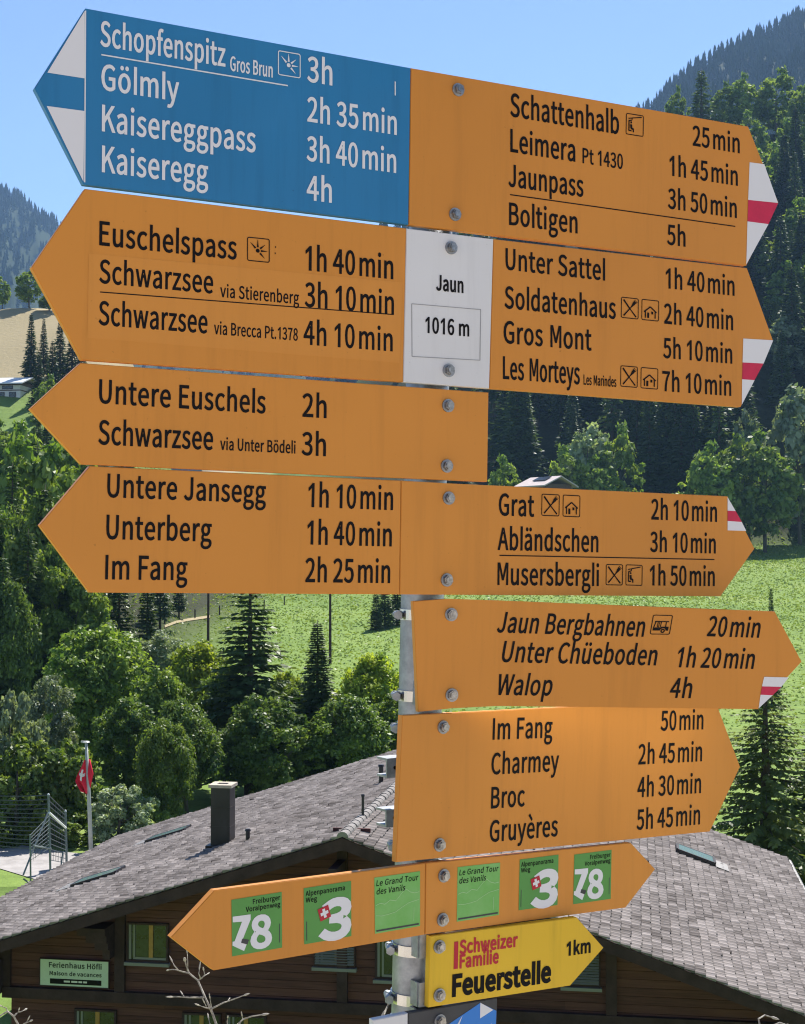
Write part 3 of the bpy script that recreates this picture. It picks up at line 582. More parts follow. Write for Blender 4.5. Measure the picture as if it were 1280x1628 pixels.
# 7  narrow sign with green route stickers
s = Sign('direction_sign', 1440, 35, ((341, 1416), (1003, 1340)), ((340, 1543), (995, 1443)), 'narrow orange sign pointing both ways with six green route stickers')
s.panel([(676.4, 1372.3), (341, 1415.5), (272, 1490), (340, 1543), (675.5, 1486)], ORANGE)
s.panel([(677.2, 1372.2), (676.3, 1485.8), (995, 1443), (1042, 1382), (1003, 1340)], ORANGE)
def sticker(s, kind, q):
    Q = [Vector(s.loc(*p)) for p in q]   # TL TR BR BL
    def bl(x, y): p = (Q[3] * (1 - x) + Q[2] * x) * (1 - y) + (Q[0] * (1 - x) + Q[1] * x) * y; return p.x, p.y
    base = s.decal(q, LGREEN if kind == 'tour' else GREEN, 'route_sticker', z=.0005)
    def tx(t_, x0, y0, x1, H, m, bold=.03, shear=0, z=.0008): link('lettering', fill_mesh('lettering', text_loops(t_, x0, y0, x1, H, bold, shear), z, bl), base, m)
    def poly(P, m, name, z=.0008):
        P2 = [bl(*p) for p in P]
        if area(P2) < 0: P2 = P2[::-1]
        link(name, raw(name, [(x, y, z) for x, y in P2], [tuple(range(len(P2)))], m), base)
    def line(pts, w_, m, name, z=.0008):
        V, Fc = [], []
        for i, (x, y) in enumerate(pts): V += [(*bl(x, y - w_ / 2), z), (*bl(x, y + w_ / 2), z)]
        for i in range(len(pts) - 1): Fc.append((2 * i, 2 * i + 2, 2 * i + 3, 2 * i + 1))
        link(name, raw(name, V, Fc, m), base)
    if kind == '78':
        tx('Freiburger', .42, .865, .965, .085, BLACK, .03); tx('Voralpenweg', .28, .745, .965, .085, BLACK, .03)
        poly([(.02, .44), (.02, .30), (.12, .12), (.30, .14), (.16, .50), (.02, .50)], OLIVE, 'shade_patch', .0007) if 0 else None
        poly([(.02, .70), (.37, .69), (.37, .60), (.21, .27), (.30, .20), (.235, .06), (.01, .19), (.01, .26), (.05, .26), (.20, .585), (.02, .60)], LWHITE, 'numeral')
        poly([(.20, .285), (.335, .245), (.30, .165), (.175, .215)], DGREY, 'dark_patch', .001)
        tx('8', .39, .08, .765, .54, LWHITE, .055)
        line([(.945, .08), (.955, .44)], .0, GREEN, 'small_print') if 0 else poly([(.94, .10), (.955, .10), (.955, .44), (.94, .44)], DGREY, 'small_print')
    elif kind == '3':
        tx('Alpenpanorama', .04, .855, .86, .085, BLACK, .03); tx('Weg', .04, .74, .27, .085, BLACK, .03)
        tx('3', .36, .03, .93, .66, LWHITE, .072, .10)
        c = (.42, .50)
        def rq(pts, a=15): return [(c[0] + x * math.cos(R(a)) - y * math.sin(R(a)), c[1] + x * math.sin(R(a)) + y * math.cos(R(a))) for x, y in pts]
        poly(rq([(-.115, -.115), (.115, -.115), (.115, .115), (-.115, .115)]), LRED, 'red_tile', .0012)
        a_, b_ = .028, .082
        poly(rq([(-b_, -a_), (-a_, -a_), (-a_, -b_), (a_, -b_), (a_, -a_), (b_, -a_), (b_, a_), (a_, a_), (a_, b_), (-a_, b_), (-a_, a_), (-b_, a_)]), LWHITE, 'white_cross', .0015)
        poly([(.045, .06), (.06, .06), (.06, .40), (.045, .40)], DGREY, 'small_print')
    else:
        tx('Le Grand Tour', .04, .845, .95, .10, BLACK, .02, .15); tx('des Vanils', .04, .695, .66, .10, BLACK, .02, .15)
        line([(.02, .50), (.12, .53), (.22, .50), (.34, .56), (.46, .53), (.60, .66), (.68, .72), (.78, .65), (.88, .62), (.98, .63)], .012, CREST, 'ridge_line')
        line([(.02, .32), (.15, .30), (.30, .31), (.45, .33), (.60, .40), (.75, .46), (.98, .49)], .010, CREST, 'ridge_line')
        line([(.86, .12), (.865, .40)], .012, CREST, 'ridge_line') if 0 else poly([(.85, .12), (.86, .12), (.865, .36), (.855, .36)], CREST, 'ridge_line')
        line([(.03, .045), (.97, .045)], .03, DGREY, 'small_print')
for kd, q in (('78', [(367.6, 1430.6), (447.7, 1418), (448.3, 1506.5), (368.7, 1520.6)]), ('3', [(482.6, 1412.3), (558, 1400.5), (558.5, 1488.3), (483.4, 1501.5)]),
              ('tour', [(594.8, 1395.5), (667.6, 1385), (667.6, 1472.2), (595.9, 1484.6)]), ('tour', [(727.3, 1378.6), (795, 1371.3), (793, 1454.6), (725.9, 1465.5)]),
              ('3', [(826, 1366.6), (887.9, 1358.7), (886.2, 1438.8), (824.3, 1447.3)]), ('78', [(912.9, 1358.7), (972.2, 1351), (970.8, 1429), (910.9, 1437.7)])):
    sticker(s, kd, q)
s.bolts((705, 1392), (703, 1462))

# 8  small yellow sign
s = Sign('direction_sign', 1545, 31, ((684, 1488), (917, 1459)), ((681, 1602), (907, 1567)), 'small yellow sign pointing right with red and black lettering')
s.panel([(684, 1488.5), (681, 1602), (907, 1567), (960, 1507), (917, 1458.5)], YELLOW)
s.decal([(722, 1497.5), (728.6, 1496.6), (727.7, 1540), (721, 1541)], LRED, 'red_bar')
s.text('Schweizer', 731.2, 1516.5, 822, 20.5, LRED, bold=.05); s.text('Familie', 731.2, 1539, 791.8, 20.5, LRED, bold=.05)
s.text('Feuerstelle', 720, 1583.3, 874.2, 32, bold=.065); s.text('1km', 901.3, 1519, 938, 20.5, bold=.05)
s.bolts((698, 1505), (698, 1582))

# 9  sign cut by the bottom of the picture
s = Sign('direction_sign', 1668, 31, ((593, 1622), (790, 1587)), ((593, 1748), (790, 1704)), 'lowest sign, white and dark grey with a blue arrow, cut by the picture edge')
s.panel([(648.6, 1611), (593, 1622), (593, 1748), (647.5, 1736)], WHITE)
s.panel([(649.2, 1611), (648.1, 1736), (788, 1704), (790.8, 1586.5)], DGREY, 'dark_panel')
s.decal([(712, 1629), (761.6, 1595.6), (763, 1594), (789, 1607), (787, 1660), (700, 1690)], SBLUE, 'blue_arrow')
s.decal([(763.3, 1594), (783.9, 1605.4), (762.8, 1619)], LWHITE, 'white_triangle', z=.0008)
s.decal([(782, 1626), (774, 1640), (760, 1662), (757, 1660), (771, 1638)], LWHITE, 'white_stroke', z=.0008); s.decal([(735, 1614), (730, 1628), (722, 1650), (719.5, 1650), (727, 1628)], LWHITE, 'white_stroke', z=.0008)
s.bolts((699, 1623), (698, 1705))
# ------------------------------------------------------------ ground and hills
def sstep(a, b, x):
    t = np.clip((x - a) / (b - a), 0, 1); return t * t * (3 - 2 * t)
def lump(x, y):
    return (np.sin(x * .031 + 1.3) * np.cos(y * .027 + .4) + .5 * np.sin(x * .083 + y * .061) + .3 * np.sin(x * .19 - y * .17 + 2))
def height(x, y):
    x = np.asarray(x, float); y = np.asarray(y, float)
    near = -1.75 - 0.60 * np.maximum(y - .5, 0) + 0.26 * np.maximum(-y - 2, 0)  # slope rises behind the camera to throw sunlight back onto the signs
    z = np.maximum(near, -13.0)
    a = x / np.maximum(y, 20)
    mead = np.where(y < 92, 0, (y - 92) * .058 + np.maximum(y - 92, 0) ** 2 * .0000750)      # meadow rising towards the woods
    z = np.where(y > 40, -13.0 + mead, z)
    # wooded slope on the right and straight ahead
    z = z + sstep(-.12, .05, a) * (np.clip(y - 305, 0, 170) - .9 * np.maximum(y - 485, 0)) * (.40 + .30 * sstep(.02, .22, a))
    # hill on the left
    z = z + sstep(-.13, -.21, a) * (np.maximum(y - 120, 0) * .17 + np.clip(y - 262, 0, 82) * .17 - np.maximum(y - 344, 0) * .95) * (y < 1e9)
    z = z + sstep(90, 160, y) * lump(x, y) * (.5 + .004 * np.maximum(y - 200, 0))
    far = sstep(540, 820, y)
    z = z * (1 - far) + far * (z.clip(max=150) * .6 + 10)
    return z
def H(x, y): return float(height(np.array([x]), np.array([y]))[0])
ys = np.concatenate([np.arange(-60, 30, 3.0), np.arange(30, 130, 2.0), np.arange(130, 480, 5.0), np.arange(480, 1000, 40.0)])
ts = np.linspace(-1, 1, 150)
V = []; 
for y in ys:
    half = 45 + max(y, 0) * .55
    xs = ts * half; hs = height(xs, np.full_like(xs, y))
    V += list(zip(xs, np.full_like(xs, y), hs))
n = len(ts); Fc = [(i * n + j, i * n + j + 1, (i + 1) * n + j + 1, (i + 1) * n + j) for i in range(len(ys) - 1) for j in range(n - 1)]
GRASS = bpy.data.materials.new('meadow_grass'); GRASS.use_nodes = True
t = GRASS.node_tree; b = t.nodes['Principled BSDF']; b.inputs['Roughness'].default_value = .9; b.inputs['Specular IOR Level'].default_value = .1
tc = t.nodes.new('ShaderNodeTexCoord')
def noise_(t, scale, det=5, ro=.6, vec=None):
    n_ = t.nodes.new('ShaderNodeTexNoise'); n_.inputs['Scale'].default_value = scale; n_.inputs['Detail'].default_value = det; n_.inputs['Roughness'].default_value = ro
    t.links.new((vec or tc).outputs['Object' if vec is None else 0], n_.inputs['Vector']); return n_
def ramp_(t, src, stops):
    r = t.nodes.new('ShaderNodeValToRGB'); t.links.new(src, r.inputs[0])
    while len(r.color_ramp.elements) < len(stops): r.color_ramp.elements.new(.5)
    for e, (p, c) in zip(r.color_ramp.elements, stops): e.position = p; e.color = (*c, 1)
    return r
n1 = noise_(t, .05, 6, .65); n2 = noise_(t, .9, 5, .7)
r1 = ramp_(t, n1.outputs[0], [(.3, (.125, .20, .048)), (.55, (.175, .255, .064)), (.75, (.235, .285, .090))])
r2 = ramp_(t, n2.outputs[0], [(.3, (.78, .80, .74)), (.7, (1.14, 1.12, 1.06))])
mx = t.nodes.new('ShaderNodeMix'); mx.data_type = 'RGBA'; mx.blend_type = 'MULTIPLY'; mx.inputs[0].default_value = 1
t.links.new(r1.outputs[0], mx.inputs[6]); t.links.new(r2.outputs[0], mx.inputs[7])
# dry hay-coloured pasture high on the left hill (by place)
sp = t.nodes.new('ShaderNodeSeparateXYZ'); t.links.new(tc.outputs['Object'], sp.inputs[0])
def mrange(t, src, a, b_):
    m = t.nodes.new('ShaderNodeMapRange'); m.inputs[1].default_value = a; m.inputs[2].default_value = b_; t.links.new(src, m.inputs[0]); return m
hz = mrange(t, sp.outputs['Z'], 31, 37); hx = mrange(t, sp.outputs['X'], -30, -45)
mm = t.nodes.new('ShaderNodeMath'); mm.operation = 'MULTIPLY'; t.links.new(hz.outputs[0], mm.inputs[0]); t.links.new(hx.outputs[0], mm.inputs[1])
mx2 = t.nodes.new('ShaderNodeMix'); mx2.data_type = 'RGBA'; mx2.inputs[7].default_value = (.33, .27, .155, 1)
t.links.new(mm.outputs[0], mx2.inputs[0]); t.links.new(mx.outputs[2], mx2.inputs[6])
# forest floor on the steep ground
def mul_(t, a, b_):
    m = t.nodes.new('ShaderNodeMath'); m.operation = 'MULTIPLY'; t.links.new(a.outputs[0], m.inputs[0]); t.links.new(b_.outputs[0], m.inputs[1]); return m
fr = mul_(t, mrange(t, sp.outputs['X'], -30, -8), mrange(t, sp.outputs['Y'], 300, 309))
fl_ = mul_(t, mul_(t, mrange(t, sp.outputs['X'], -17, -26), mrange(t, sp.outputs['Y'], 117, 128)), mrange(t, sp.outputs['Y'], 262, 250))
fm = t.nodes.new('ShaderNodeMath'); fm.operation = 'MAXIMUM'; t.links.new(fr.outputs[0], fm.inputs[0]); t.links.new(fl_.outputs[0], fm.inputs[1])
r3 = ramp_(t, n2.outputs[0], [(.3, (.018, .020, .010)), (.7, (.045, .050, .020))])
mx3 = t.nodes.new('ShaderNodeMix'); mx3.data_type = 'RGBA'; t.links.new(fm.outputs[0], mx3.inputs[0]); t.links.new(mx2.outputs[2], mx3.inputs[6]); t.links.new(r3.outputs[0], mx3.inputs[7])
t.links.new(mx3.outputs[2], b.inputs['Base Color'])
bp = t.nodes.new('ShaderNodeBump'); bp.inputs['Strength'].default_value = .8; bp.inputs['Distance'].default_value = .25; t.links.new(n2.outputs[0], bp.inputs['Height']); t.links.new(bp.outputs[0], b.inputs['Normal'])
g = link('ground', raw('ground', V, Fc, GRASS)); tag(g, kind='structure')
for p in g.data.polygons: p.use_smooth = True

# gravel path and grass field beside the flagpole
GRAVEL = mat('gravel', (.36, .34, .33), .95, .1, noise=(1.8, .22), bump=(9, .5, .03))
def strip(name, pts, m, dz, sub=6):
    """sheet over the ground: pts are pairs of edge points (x,y)"""
    V, Fc = [], []
    for (a, b_) in pts:
        for k in range(sub + 1):
            x = a[0] + (b_[0] - a[0]) * k / sub; y = a[1] + (b_[1] - a[1]) * k / sub; V.append((x, y, H(x, y) + dz))
    n = sub + 1
    for i in range(len(pts) - 1):
        for k in range(sub): Fc.append((i * n + k, i * n + k + 1, (i + 1) * n + k + 1, (i + 1) * n + k))
    o = link(name, raw(name, V, Fc, m)); tag(o, kind='structure'); return o
def gpt(x, y, z=-13.0):
    d = ray(x, y); k = z / d.z; return (d.x * k, d.y * k)
strip('path', [(gpt(-160, 1336), gpt(-160, 1380)), (gpt(-60, 1338), gpt(-60, 1384)), (gpt(0, 1340), gpt(0, 1382)), (gpt(60, 1348), gpt(60, 1400)), (gpt(110, 1356), gpt(110, 1412)), (gpt(170, 1362), gpt(165, 1430)), (gpt(300, 1372), gpt(300, 1440))], GRAVEL, .03)
BOUNCE_GRAVEL = mat('pale_bounce_gravel', (.46, .42, .365), .95, .1, noise=(3, .15), bump=(60, .3, .004))
strip('bounce_road', [((-30, y), (30, y)) for y in (-58, -40, -25, -12, -6, -3, 0, 2.0)], BOUNCE_GRAVEL, .02, 12)  # unseen pale ground around and behind the camera, added to bounce light onto the signs
# hay track across the meadow
TRACK = mat('dry_track', (.34, .28, .17), .95, .1, noise=(2, .2))
def meadow_pt(x, y):
    lo, hi = 95.0, 320.0
    for _ in range(50):
        m_ = (lo + hi) / 2; P = at(x, y, m_)
        if P.z > H(P.x, P.y): lo = m_
        else: hi = m_
    P = at(x, y, lo); return (P.x, P.y)
strip('track', [(meadow_pt(x, y - 2), meadow_pt(x, y + 2)) for x, y in ((262, 998), (280, 991), (300, 987), (320, 984), (334, 982))], TRACK, .15)

# ------------------------------------------------------------ far mountains
MOUNT = mat('mountain_ground', (.020, .034, .016), .95, .05, noise=(.02, .5), col2=(.034, .046, .022))
MTREE = leafmat('far_conifer', (.018, .034, .014), (.032, .052, .022), trans=.1, gloss=.02)
rng = np.random.default_rng(5)
def mountain(name, ridge, Dr, Db, zb, ntree, th, label_forest, seed):
    """ridge: pixel points of the skyline; slope falls towards the viewer from distance Dr to Db"""
    rn = np.random.default_rng(seed)
    xs = np.array([p[0] for p in ridge]); yy = np.array([p[1] for p in ridge])
    U, W_ = 90, 40; P = np.zeros((U, W_, 3))
    for i in range(U):
        x = xs[0] + (xs[-1] - xs[0]) * i / (U - 1); y = np.interp(x, xs, yy)
        top = at(x, y + 11, Dr + 60 * math.sin(i * .21) )
        bot = at(x + (x - 640) * .1, 890, Db); bot.z = zb
        for j in range(W_):
            v = j / (W_ - 1); q = top * v + bot * (1 - v)
            amp = math.sin(math.pi * min(v * 1.02, 1)) * Dr * .012
            q.z += amp * (math.sin(i * .5 + j * .31) + .7 * math.sin(i * 1.1 - j * .5) + .4 * math.sin(i * 2.1 + j * .9))
            P[i, j] = q
    V = P.reshape(-1, 3).tolist(); base = len(V)
    Fc = [(i * W_ + j, (i + 1) * W_ + j, (i + 1) * W_ + j + 1, i * W_ + j + 1) for i in range(U - 1) for j in range(W_ - 1)]
    for i in range(U):   # far side of the ridge
        q = P[i, -1]; V.append((q[0] * 1.35, q[1] * 1.35, q[2] - Dr * .12))
    Fc += [(i * W_ + W_ - 1, (i + 1) * W_ + W_ - 1, base + i + 1, base + i) for i in range(U - 1)]
    o = link(name, raw(name, V, Fc, MOUNT)); tag(o, kind='structure')
    for p in o.data.polygons: p.use_smooth = True
    # trees
    quadsV, tone = [], []
    us = rn.uniform(0, U - 1.001, ntree); vs_ = np.concatenate([rn.uniform(.25, 1, ntree - ntree // 9) ** .8, rn.uniform(.985, 1.0, ntree // 9)])
    for u, v in zip(us, vs_):
        i = int(u); fu = u - i; fj = v * (W_ - 1.001); j = int(fj); fj -= j
        q = (P[i, j] * (1 - fu) + P[i + 1, j] * fu) * (1 - fj) + (P[i, j + 1] * (1 - fu) + P[i + 1, j + 1] * fu) * fj
        h = th * rn.uniform(.55, 1.25); r = h * rn.uniform(.15, .22); a0 = rn.uniform(0, 6.28); tn = rn.uniform()
        for tier in range(4):
            z0 = h * (.12 + .21 * tier); z1 = min(h, z0 + h * .36); rr = r * (1 - tier * .22)
            for k in range(5):
                aa, ab = a0 + tier + k * 1.2566, a0 + tier + (k + .8) * 1.2566
                j1, j2 = rn.uniform(.75, 1.15, 2)
                quadsV += [(q[0] + rr * j1 * math.cos(aa), q[1] + rr * j1 * math.sin(aa), q[2] + z0), (q[0] + rr * j2 * math.cos(ab), q[1] + rr * j2 * math.sin(ab), q[2] + z0 - h * .02), (q[0], q[1], q[2] + z1)]
                tone.append(tn)
    f = link('mountain_forest', quads('mountain_forest', np.array(quadsV), MTREE, tone, k=3)); tag(f, label_forest, 'forest', kind='stuff')
mountain('mountain_right', [(560, 420), (700, 330), (820, 268), (900, 232), (960, 205), (1030, 172), (1065, 140), (1100, 112), (1150, 82), (1200, 58), (1240, 38), (1280, 18), (1380, -40), (1520, -90)], 1700, 800, 120, 5200, 19, 'bluish conifer forest covering the steep mountain at the upper right', 3)
mountain('mountain_left', [(-260, 200), (-120, 250), (-40, 280), (0, 296), (30, 309), (60, 330), (90, 350), (140, 385), (220, 440), (330, 480), (450, 510), (620, 560)], 2600, 1500, 150, 4200, 22, 'hazy blue forest covering the far mountain at the left', 4)

# ------------------------------------------------------------ trees
LEAF_A = leafmat('leaf_green', (.085, .165, .028), (.235, .320, .058), .50, .03)
LEAF_B = leafmat('leaf_yellow_green', (.120, .205, .020), (.330, .400, .045), .54, .025)
LEAF_C = leafmat('leaf_grey_green', (.130, .190, .100), (.310, .375, .235), .42, .04)
LEAF_D = leafmat('leaf_dark', (.048, .098, .022), (.150, .220, .045), .45, .03)
NEEDLE = leafmat('needle_dark', (.026, .052, .020), (.070, .110, .036), .30, .04)
NEEDLE2 = leafmat('needle_green', (.042, .085, .024), (.115, .160, .046), .32, .04)
NEEDLE3 = leafmat('needle_olive', (.060, .095, .026), (.170, .200, .070), .42, .03)
BARK = mat('bark', (.085, .065, .050), .9, .15, noise=(6, .5, (1, 1, .25)), bump=(18, .6, .03))
BARKG = mat('bark_grey', (.12, .105, .09), .9, .15, noise=(6, .4, (1, 1, .25)), bump=(18, .5, .03))
def decid_crown(name, m, seed, Hh=10.0, Rr=4.0, nclump=70, per=230, leaf=.30, low=.12, col=.55):
    rn = np.random.default_rng(seed); V = []; tone = []
    lob = rn.normal(size=(9, 3)); lob /= np.linalg.norm(lob, axis=1)[:, None]; lw = rn.uniform(-.30, .34, 9)
    cz = Hh * (low + 1) / 2; hz_ = Hh * (1 - low) / 2
    for c in range(nclump):
        d = rn.normal(size=3); d /= np.linalg.norm(d)
        rad = 1 + sum(w_ * max(0, d @ l_) ** 3 for w_, l_ in zip(lw, lob))
        rad *= rn.uniform(.30, 1.0) ** .45 * rn.choice([1, 1, 1, 1.16])
        ctr = np.array([d[0] * Rr * .86 * rad, d[1] * Rr * .86 * rad, cz + d[2] * hz_ * .9 * rad])
        wv = 1 - .35 * max(0, (ctr[2] - cz) / hz_) ** 2; ctr[:2] *= wv
        rc = Rr * rn.uniform(.10, .25); tn = np.clip(rn.normal(col, .22), 0, 1)
        k = int(per * (rc / (Rr * .24)) ** 2)
        q = rn.normal(size=(k, 3)); q /= np.linalg.norm(q, axis=1)[:, None]; q[:, 2] = np.where(q[:, 2] < -.6, -q[:, 2], q[:, 2])
        pos = ctr + q * rc * rn.uniform(.25, 1.15, (k, 1)) * np.array([1, 1, .85])
        nrm = q * .7 + rn.normal(size=(k, 3)) * .55 + np.array([0, 0, .45]); nrm /= np.linalg.norm(nrm, axis=1)[:, None]
        a = np.cross(nrm, rn.normal(size=(k, 3))); a /= np.linalg.norm(a, axis=1)[:, None]; b_ = np.cross(nrm, a)
        L = leaf * rn.uniform(.55, 1.3, (k, 1)); W_ = L * rn.uniform(.45, .75, (k, 1))
        V.append(np.stack([pos - a * L * .5, pos + b_ * W_ * .5 + a * L * .06, pos + a * L * .5, pos - b_ * W_ * .5 + a * L * .06], 1).reshape(-1, 3))
        tone += list(np.clip(tn + rn.normal(0, .18, k), 0, 1))
    return quads(name, np.concatenate(V), m, tone)
def limbs(bm, Hh, Rr, seed, n=9, r0=.16, top=.8):
    rn = random.Random(seed)
    tp = [(0, 0, -.6), (0.02 * Hh * rn.uniform(-1, 1), .02 * Hh * rn.uniform(-1, 1), Hh * .3), (.03 * Hh * rn.uniform(-1, 1), .03 * Hh * rn.uniform(-1, 1), Hh * .6), (.03 * Hh * rn.uniform(-1, 1), 0, Hh * top)]
    tube(bm, tp, [r0 * 1.3, r0, r0 * .6, r0 * .15], 8)
    for k in range(n):
        z = Hh * rn.uniform(.18, .6); a = rn.uniform(0, 6.28); L = Rr * rn.uniform(.5, .85); x0 = tp[1][0] * z / (Hh * .3) if z < Hh * .3 else tp[1][0]; y0 = tp[1][1] * min(1, z / (Hh * .3))
        tube(bm, [(x0, y0, z), (x0 + math.cos(a) * L * .5, y0 + math.sin(a) * L * .5, z + Hh * .10), (x0 + math.cos(a) * L, y0 + math.sin(a) * L, z + Hh * .26)], [r0 * .42, r0 * .26, r0 * .06], 6)
def trunk_mesh(name, Hh, Rr, seed, m, n=9, r0=.16, top=.8):
    bm = bmesh.new(); limbs(bm, Hh, Rr, seed, n, r0, top); me = bpy.data.meshes.new(name); bm.to_mesh(me); bm.free(); me.materials.append(m)
    for p in me.polygons: p.use_smooth = True
    return me
def spruce_crown(name, m, seed, Hh=10.0, Rr=2.0, step=.30, nb=7, tw=10, low=.06, droop=.35, leaf=.42, sparse=0.0, hang=.5):
    rn = np.random.default_rng(seed); V = []; tone = []; z = Hh * low
    while z < Hh * .985:
        f = (z - Hh * low) / (Hh * (1 - low)); rad = Rr * (1 - f) ** .95 * (1 if f > .08 else .75 + 3 * f) + .05 * Rr
        n = max(3, int(round(nb * (.55 + .45 * (1 - f))))); a0 = rn.uniform(0, 6.28)
        for k in range(n):
            if rn.uniform() < sparse: continue
            a = a0 + k * 6.283 / n + rn.normal(0, .18); L = rad * rn.uniform(.72, 1.12); tn = np.clip(rn.normal(.45, .22), 0, 1)
            dr = droop * rn.uniform(.6, 1.3) * (1.1 - f); ca, sa = math.cos(a), math.sin(a)
            m_ = max(3, int(tw * (.35 + .65 * L / Rr)))
            s_ = (np.arange(m_) + rn.uniform(0, 1, m_)) / m_
            s_ = np.repeat(s_, 3); kk = len(s_); side = np.tile(np.array([-1., 1., 0.]), m_)
            r_ = L * (.10 + .90 * s_); zz = z + L * (.10 * s_ - dr * s_ * s_ + .22 * dr * s_ ** 4)
            base = np.stack([ca * r_, sa * r_, zz], 1)
            l_ = leaf * (1.1 - .55 * s_) * (.28 + .72 * L / Rr) * rn.uniform(.7, 1.3, kk)
            ang = np.where(side == 0, 0, side * rn.uniform(.55, 1.15, kk))
            dirx = np.cos(a + ang); diry = np.sin(a + ang)
            dz = -hang * rn.uniform(.3, 1.2, kk) * np.where(side == 0, .4, 1)
            d = np.stack([dirx, diry, dz], 1); d /= np.linalg.norm(d, axis=1)[:, None]
            up = np.stack([rn.normal(0, .5, kk), rn.normal(0, .5, kk), np.ones(kk)], 1); sd_ = np.cross(d, up); sd_ /= np.linalg.norm(sd_, axis=1)[:, None]
            w_ = (l_ * rn.uniform(.34, .58, kk))[:, None]; l2 = l_[:, None]
            V.append(np.stack([base, base + d * l2 * .45 + sd_ * w_ * .5, base + d * l2, base + d * l2 * .45 - sd_ * w_ * .5], 1).reshape(-1, 3))
            tone += list(np.clip(tn + rn.normal(0, .15, kk), 0, 1))
        z += step * (1 - .45 * f) * rn.uniform(.8, 1.2)
    return quads(name, np.concatenate(V), m, tone)
def spruce_trunk(name, Hh, r0, m, branches=0, Rr=2.0, low=.06, droop=.35, seed=0):
    bm = bmesh.new(); rn = random.Random(seed)
    tube(bm, [(0, 0, -.8), (0, 0, Hh * .35), (0, 0, Hh * .7), (0, 0, Hh)], [r0 * 1.25, r0 * .85, r0 * .4, .012], 9)
    for k in range(branches):
        f = rn.random() * .9; z = Hh * (low + (1 - low) * f); L = Rr * (1 - f) ** .82 * rn.uniform(.6, .9); a = rn.uniform(0, 6.28)
        dr = droop * (1.1 - f)
        tube(bm, [(math.cos(a) * L * s_, math.sin(a) * L * s_, z + L * (.1 * s_ - dr * s_ * s_)) for s_ in (0, .35, .7, 1)], [r0 * .16, r0 * .12, r0 * .07, r0 * .02], 5)
    me = bpy.data.meshes.new(name); bm.to_mesh(me); bm.free(); me.materials.append(m)
    for p in me.polygons: p.use_smooth = True
    return me
# prototypes are mesh data only; every tree in the scene is its own Empty > trunk, crown
DEC = {}
def dec(key, m, seed, **k):
    Hh, Rr = k.pop('Hh', 10.0), k.pop('Rr', 4.0)
    DEC[key] = (trunk_mesh('trunk', Hh, Rr, seed, BARKG), decid_crown('crown', m, seed, Hh, Rr, **k), Hh, Rr)
dec('A', LEAF_A, 11, nclump=190, per=230, leaf=.32); dec('A2', LEAF_A, 12, nclump=160, per=240, leaf=.34, Rr=3.4)
dec('B', LEAF_B, 13, nclump=170, per=230, leaf=.33, Rr=3.6); dec('C', LEAF_C, 14, nclump=180, per=230, leaf=.28, Rr=3.3); dec('D', LEAF_D, 15, nclump=190, per=220, leaf=.32, Rr=4.2)
dec('D2', LEAF_D, 19, nclump=160, per=220, leaf=.34, Rr=3.4)
dec('S', LEAF_A, 16, nclump=90, per=280, leaf=.42, low=.02, Hh=6.0, Rr=3.4); dec('SC', LEAF_C, 17, nclump=90, per=300, leaf=.36, low=.02, Hh=6.0, Rr=3.2)
dec('F', LEAF_A, 18, nclump=120, per=80, leaf=.62, Rr=3.6); dec('FC', LEAF_C, 20, nclump=110, per=80, leaf=.60, Rr=3.3)
SPR = {}
def spr(key, m, seed, Hh=10.0, Rr=2.0, r0=.16, branches=0, **k):
    SPR[key] = (spruce_trunk('trunk', Hh, r0, BARK, branches, Rr, k.get('low', .06), k.get('droop', .35), seed), spruce_crown('crown', m, seed, Hh, Rr, **k), Hh, Rr)
spr('big', NEEDLE3, 31, Rr=2.6, step=.27, nb=8, tw=15, leaf=.40, sparse=.1, hang=1.5, droop=.30, r0=.17, branches=90, low=.02)
spr('wide', NEEDLE2, 32, Rr=2.2, step=.27, nb=8, tw=13, leaf=.60, sparse=.2, hang=.6, branches=60, low=.10)
spr('slim', NEEDLE2, 33, Rr=1.7, step=.19, nb=10, tw=9, leaf=.58, hang=.5, branches=20)
spr('f1', NEEDLE, 34, Rr=1.5, step=.33, nb=8, tw=5, leaf=.80, hang=.6, low=.10); spr('f2', NEEDLE, 35, Rr=1.9, step=.36, nb=8, tw=5, leaf=.90, hang=.7, sparse=.12, low=.16)
spr('f3', NEEDLE2, 36, Rr=1.7, step=.33, nb=8, tw=5, leaf=.85, hang=.6, low=.05); spr('f4', NEEDLE2, 37, Rr=1.35, step=.40, nb=7, tw=5, leaf=.75, hang=.8, sparse=.2, low=.22)
rt = random.Random(77)
def tree(kind, x, ytop, D, label, cat='tree', group=None, wide=None, name=None, base=None, hmin=1.0):
    """tree whose top stands at picture point (x, ytop) at distance D and whose foot is on the ground; wide = crown width in pixels"""
    P = at(x, ytop, D); z0 = H(P.x, P.y) if base is None else base; h = max(P.z - z0, hmin)
    tm, cm, Hh, Rr = (DEC if kind in DEC else SPR)[kind]
    sz = h / Hh; sx = sz if wide is None else wide / F * D / (2 * Rr)
    nm = name or ('deciduous_tree' if kind in DEC else 'spruce_tree')
    M = Matrix.Translation((P.x, P.y, z0)) @ Matrix.Rotation(rt.uniform(0, 6.28), 4, 'Z') @ Matrix.Diagonal((sx, sx, sz, 1))
    e = empty(nm, M, label, cat, group)
    link('trunk', tm, e); link('crown', cm, e); return e
gB = 'trees in the belt beyond the chalet'
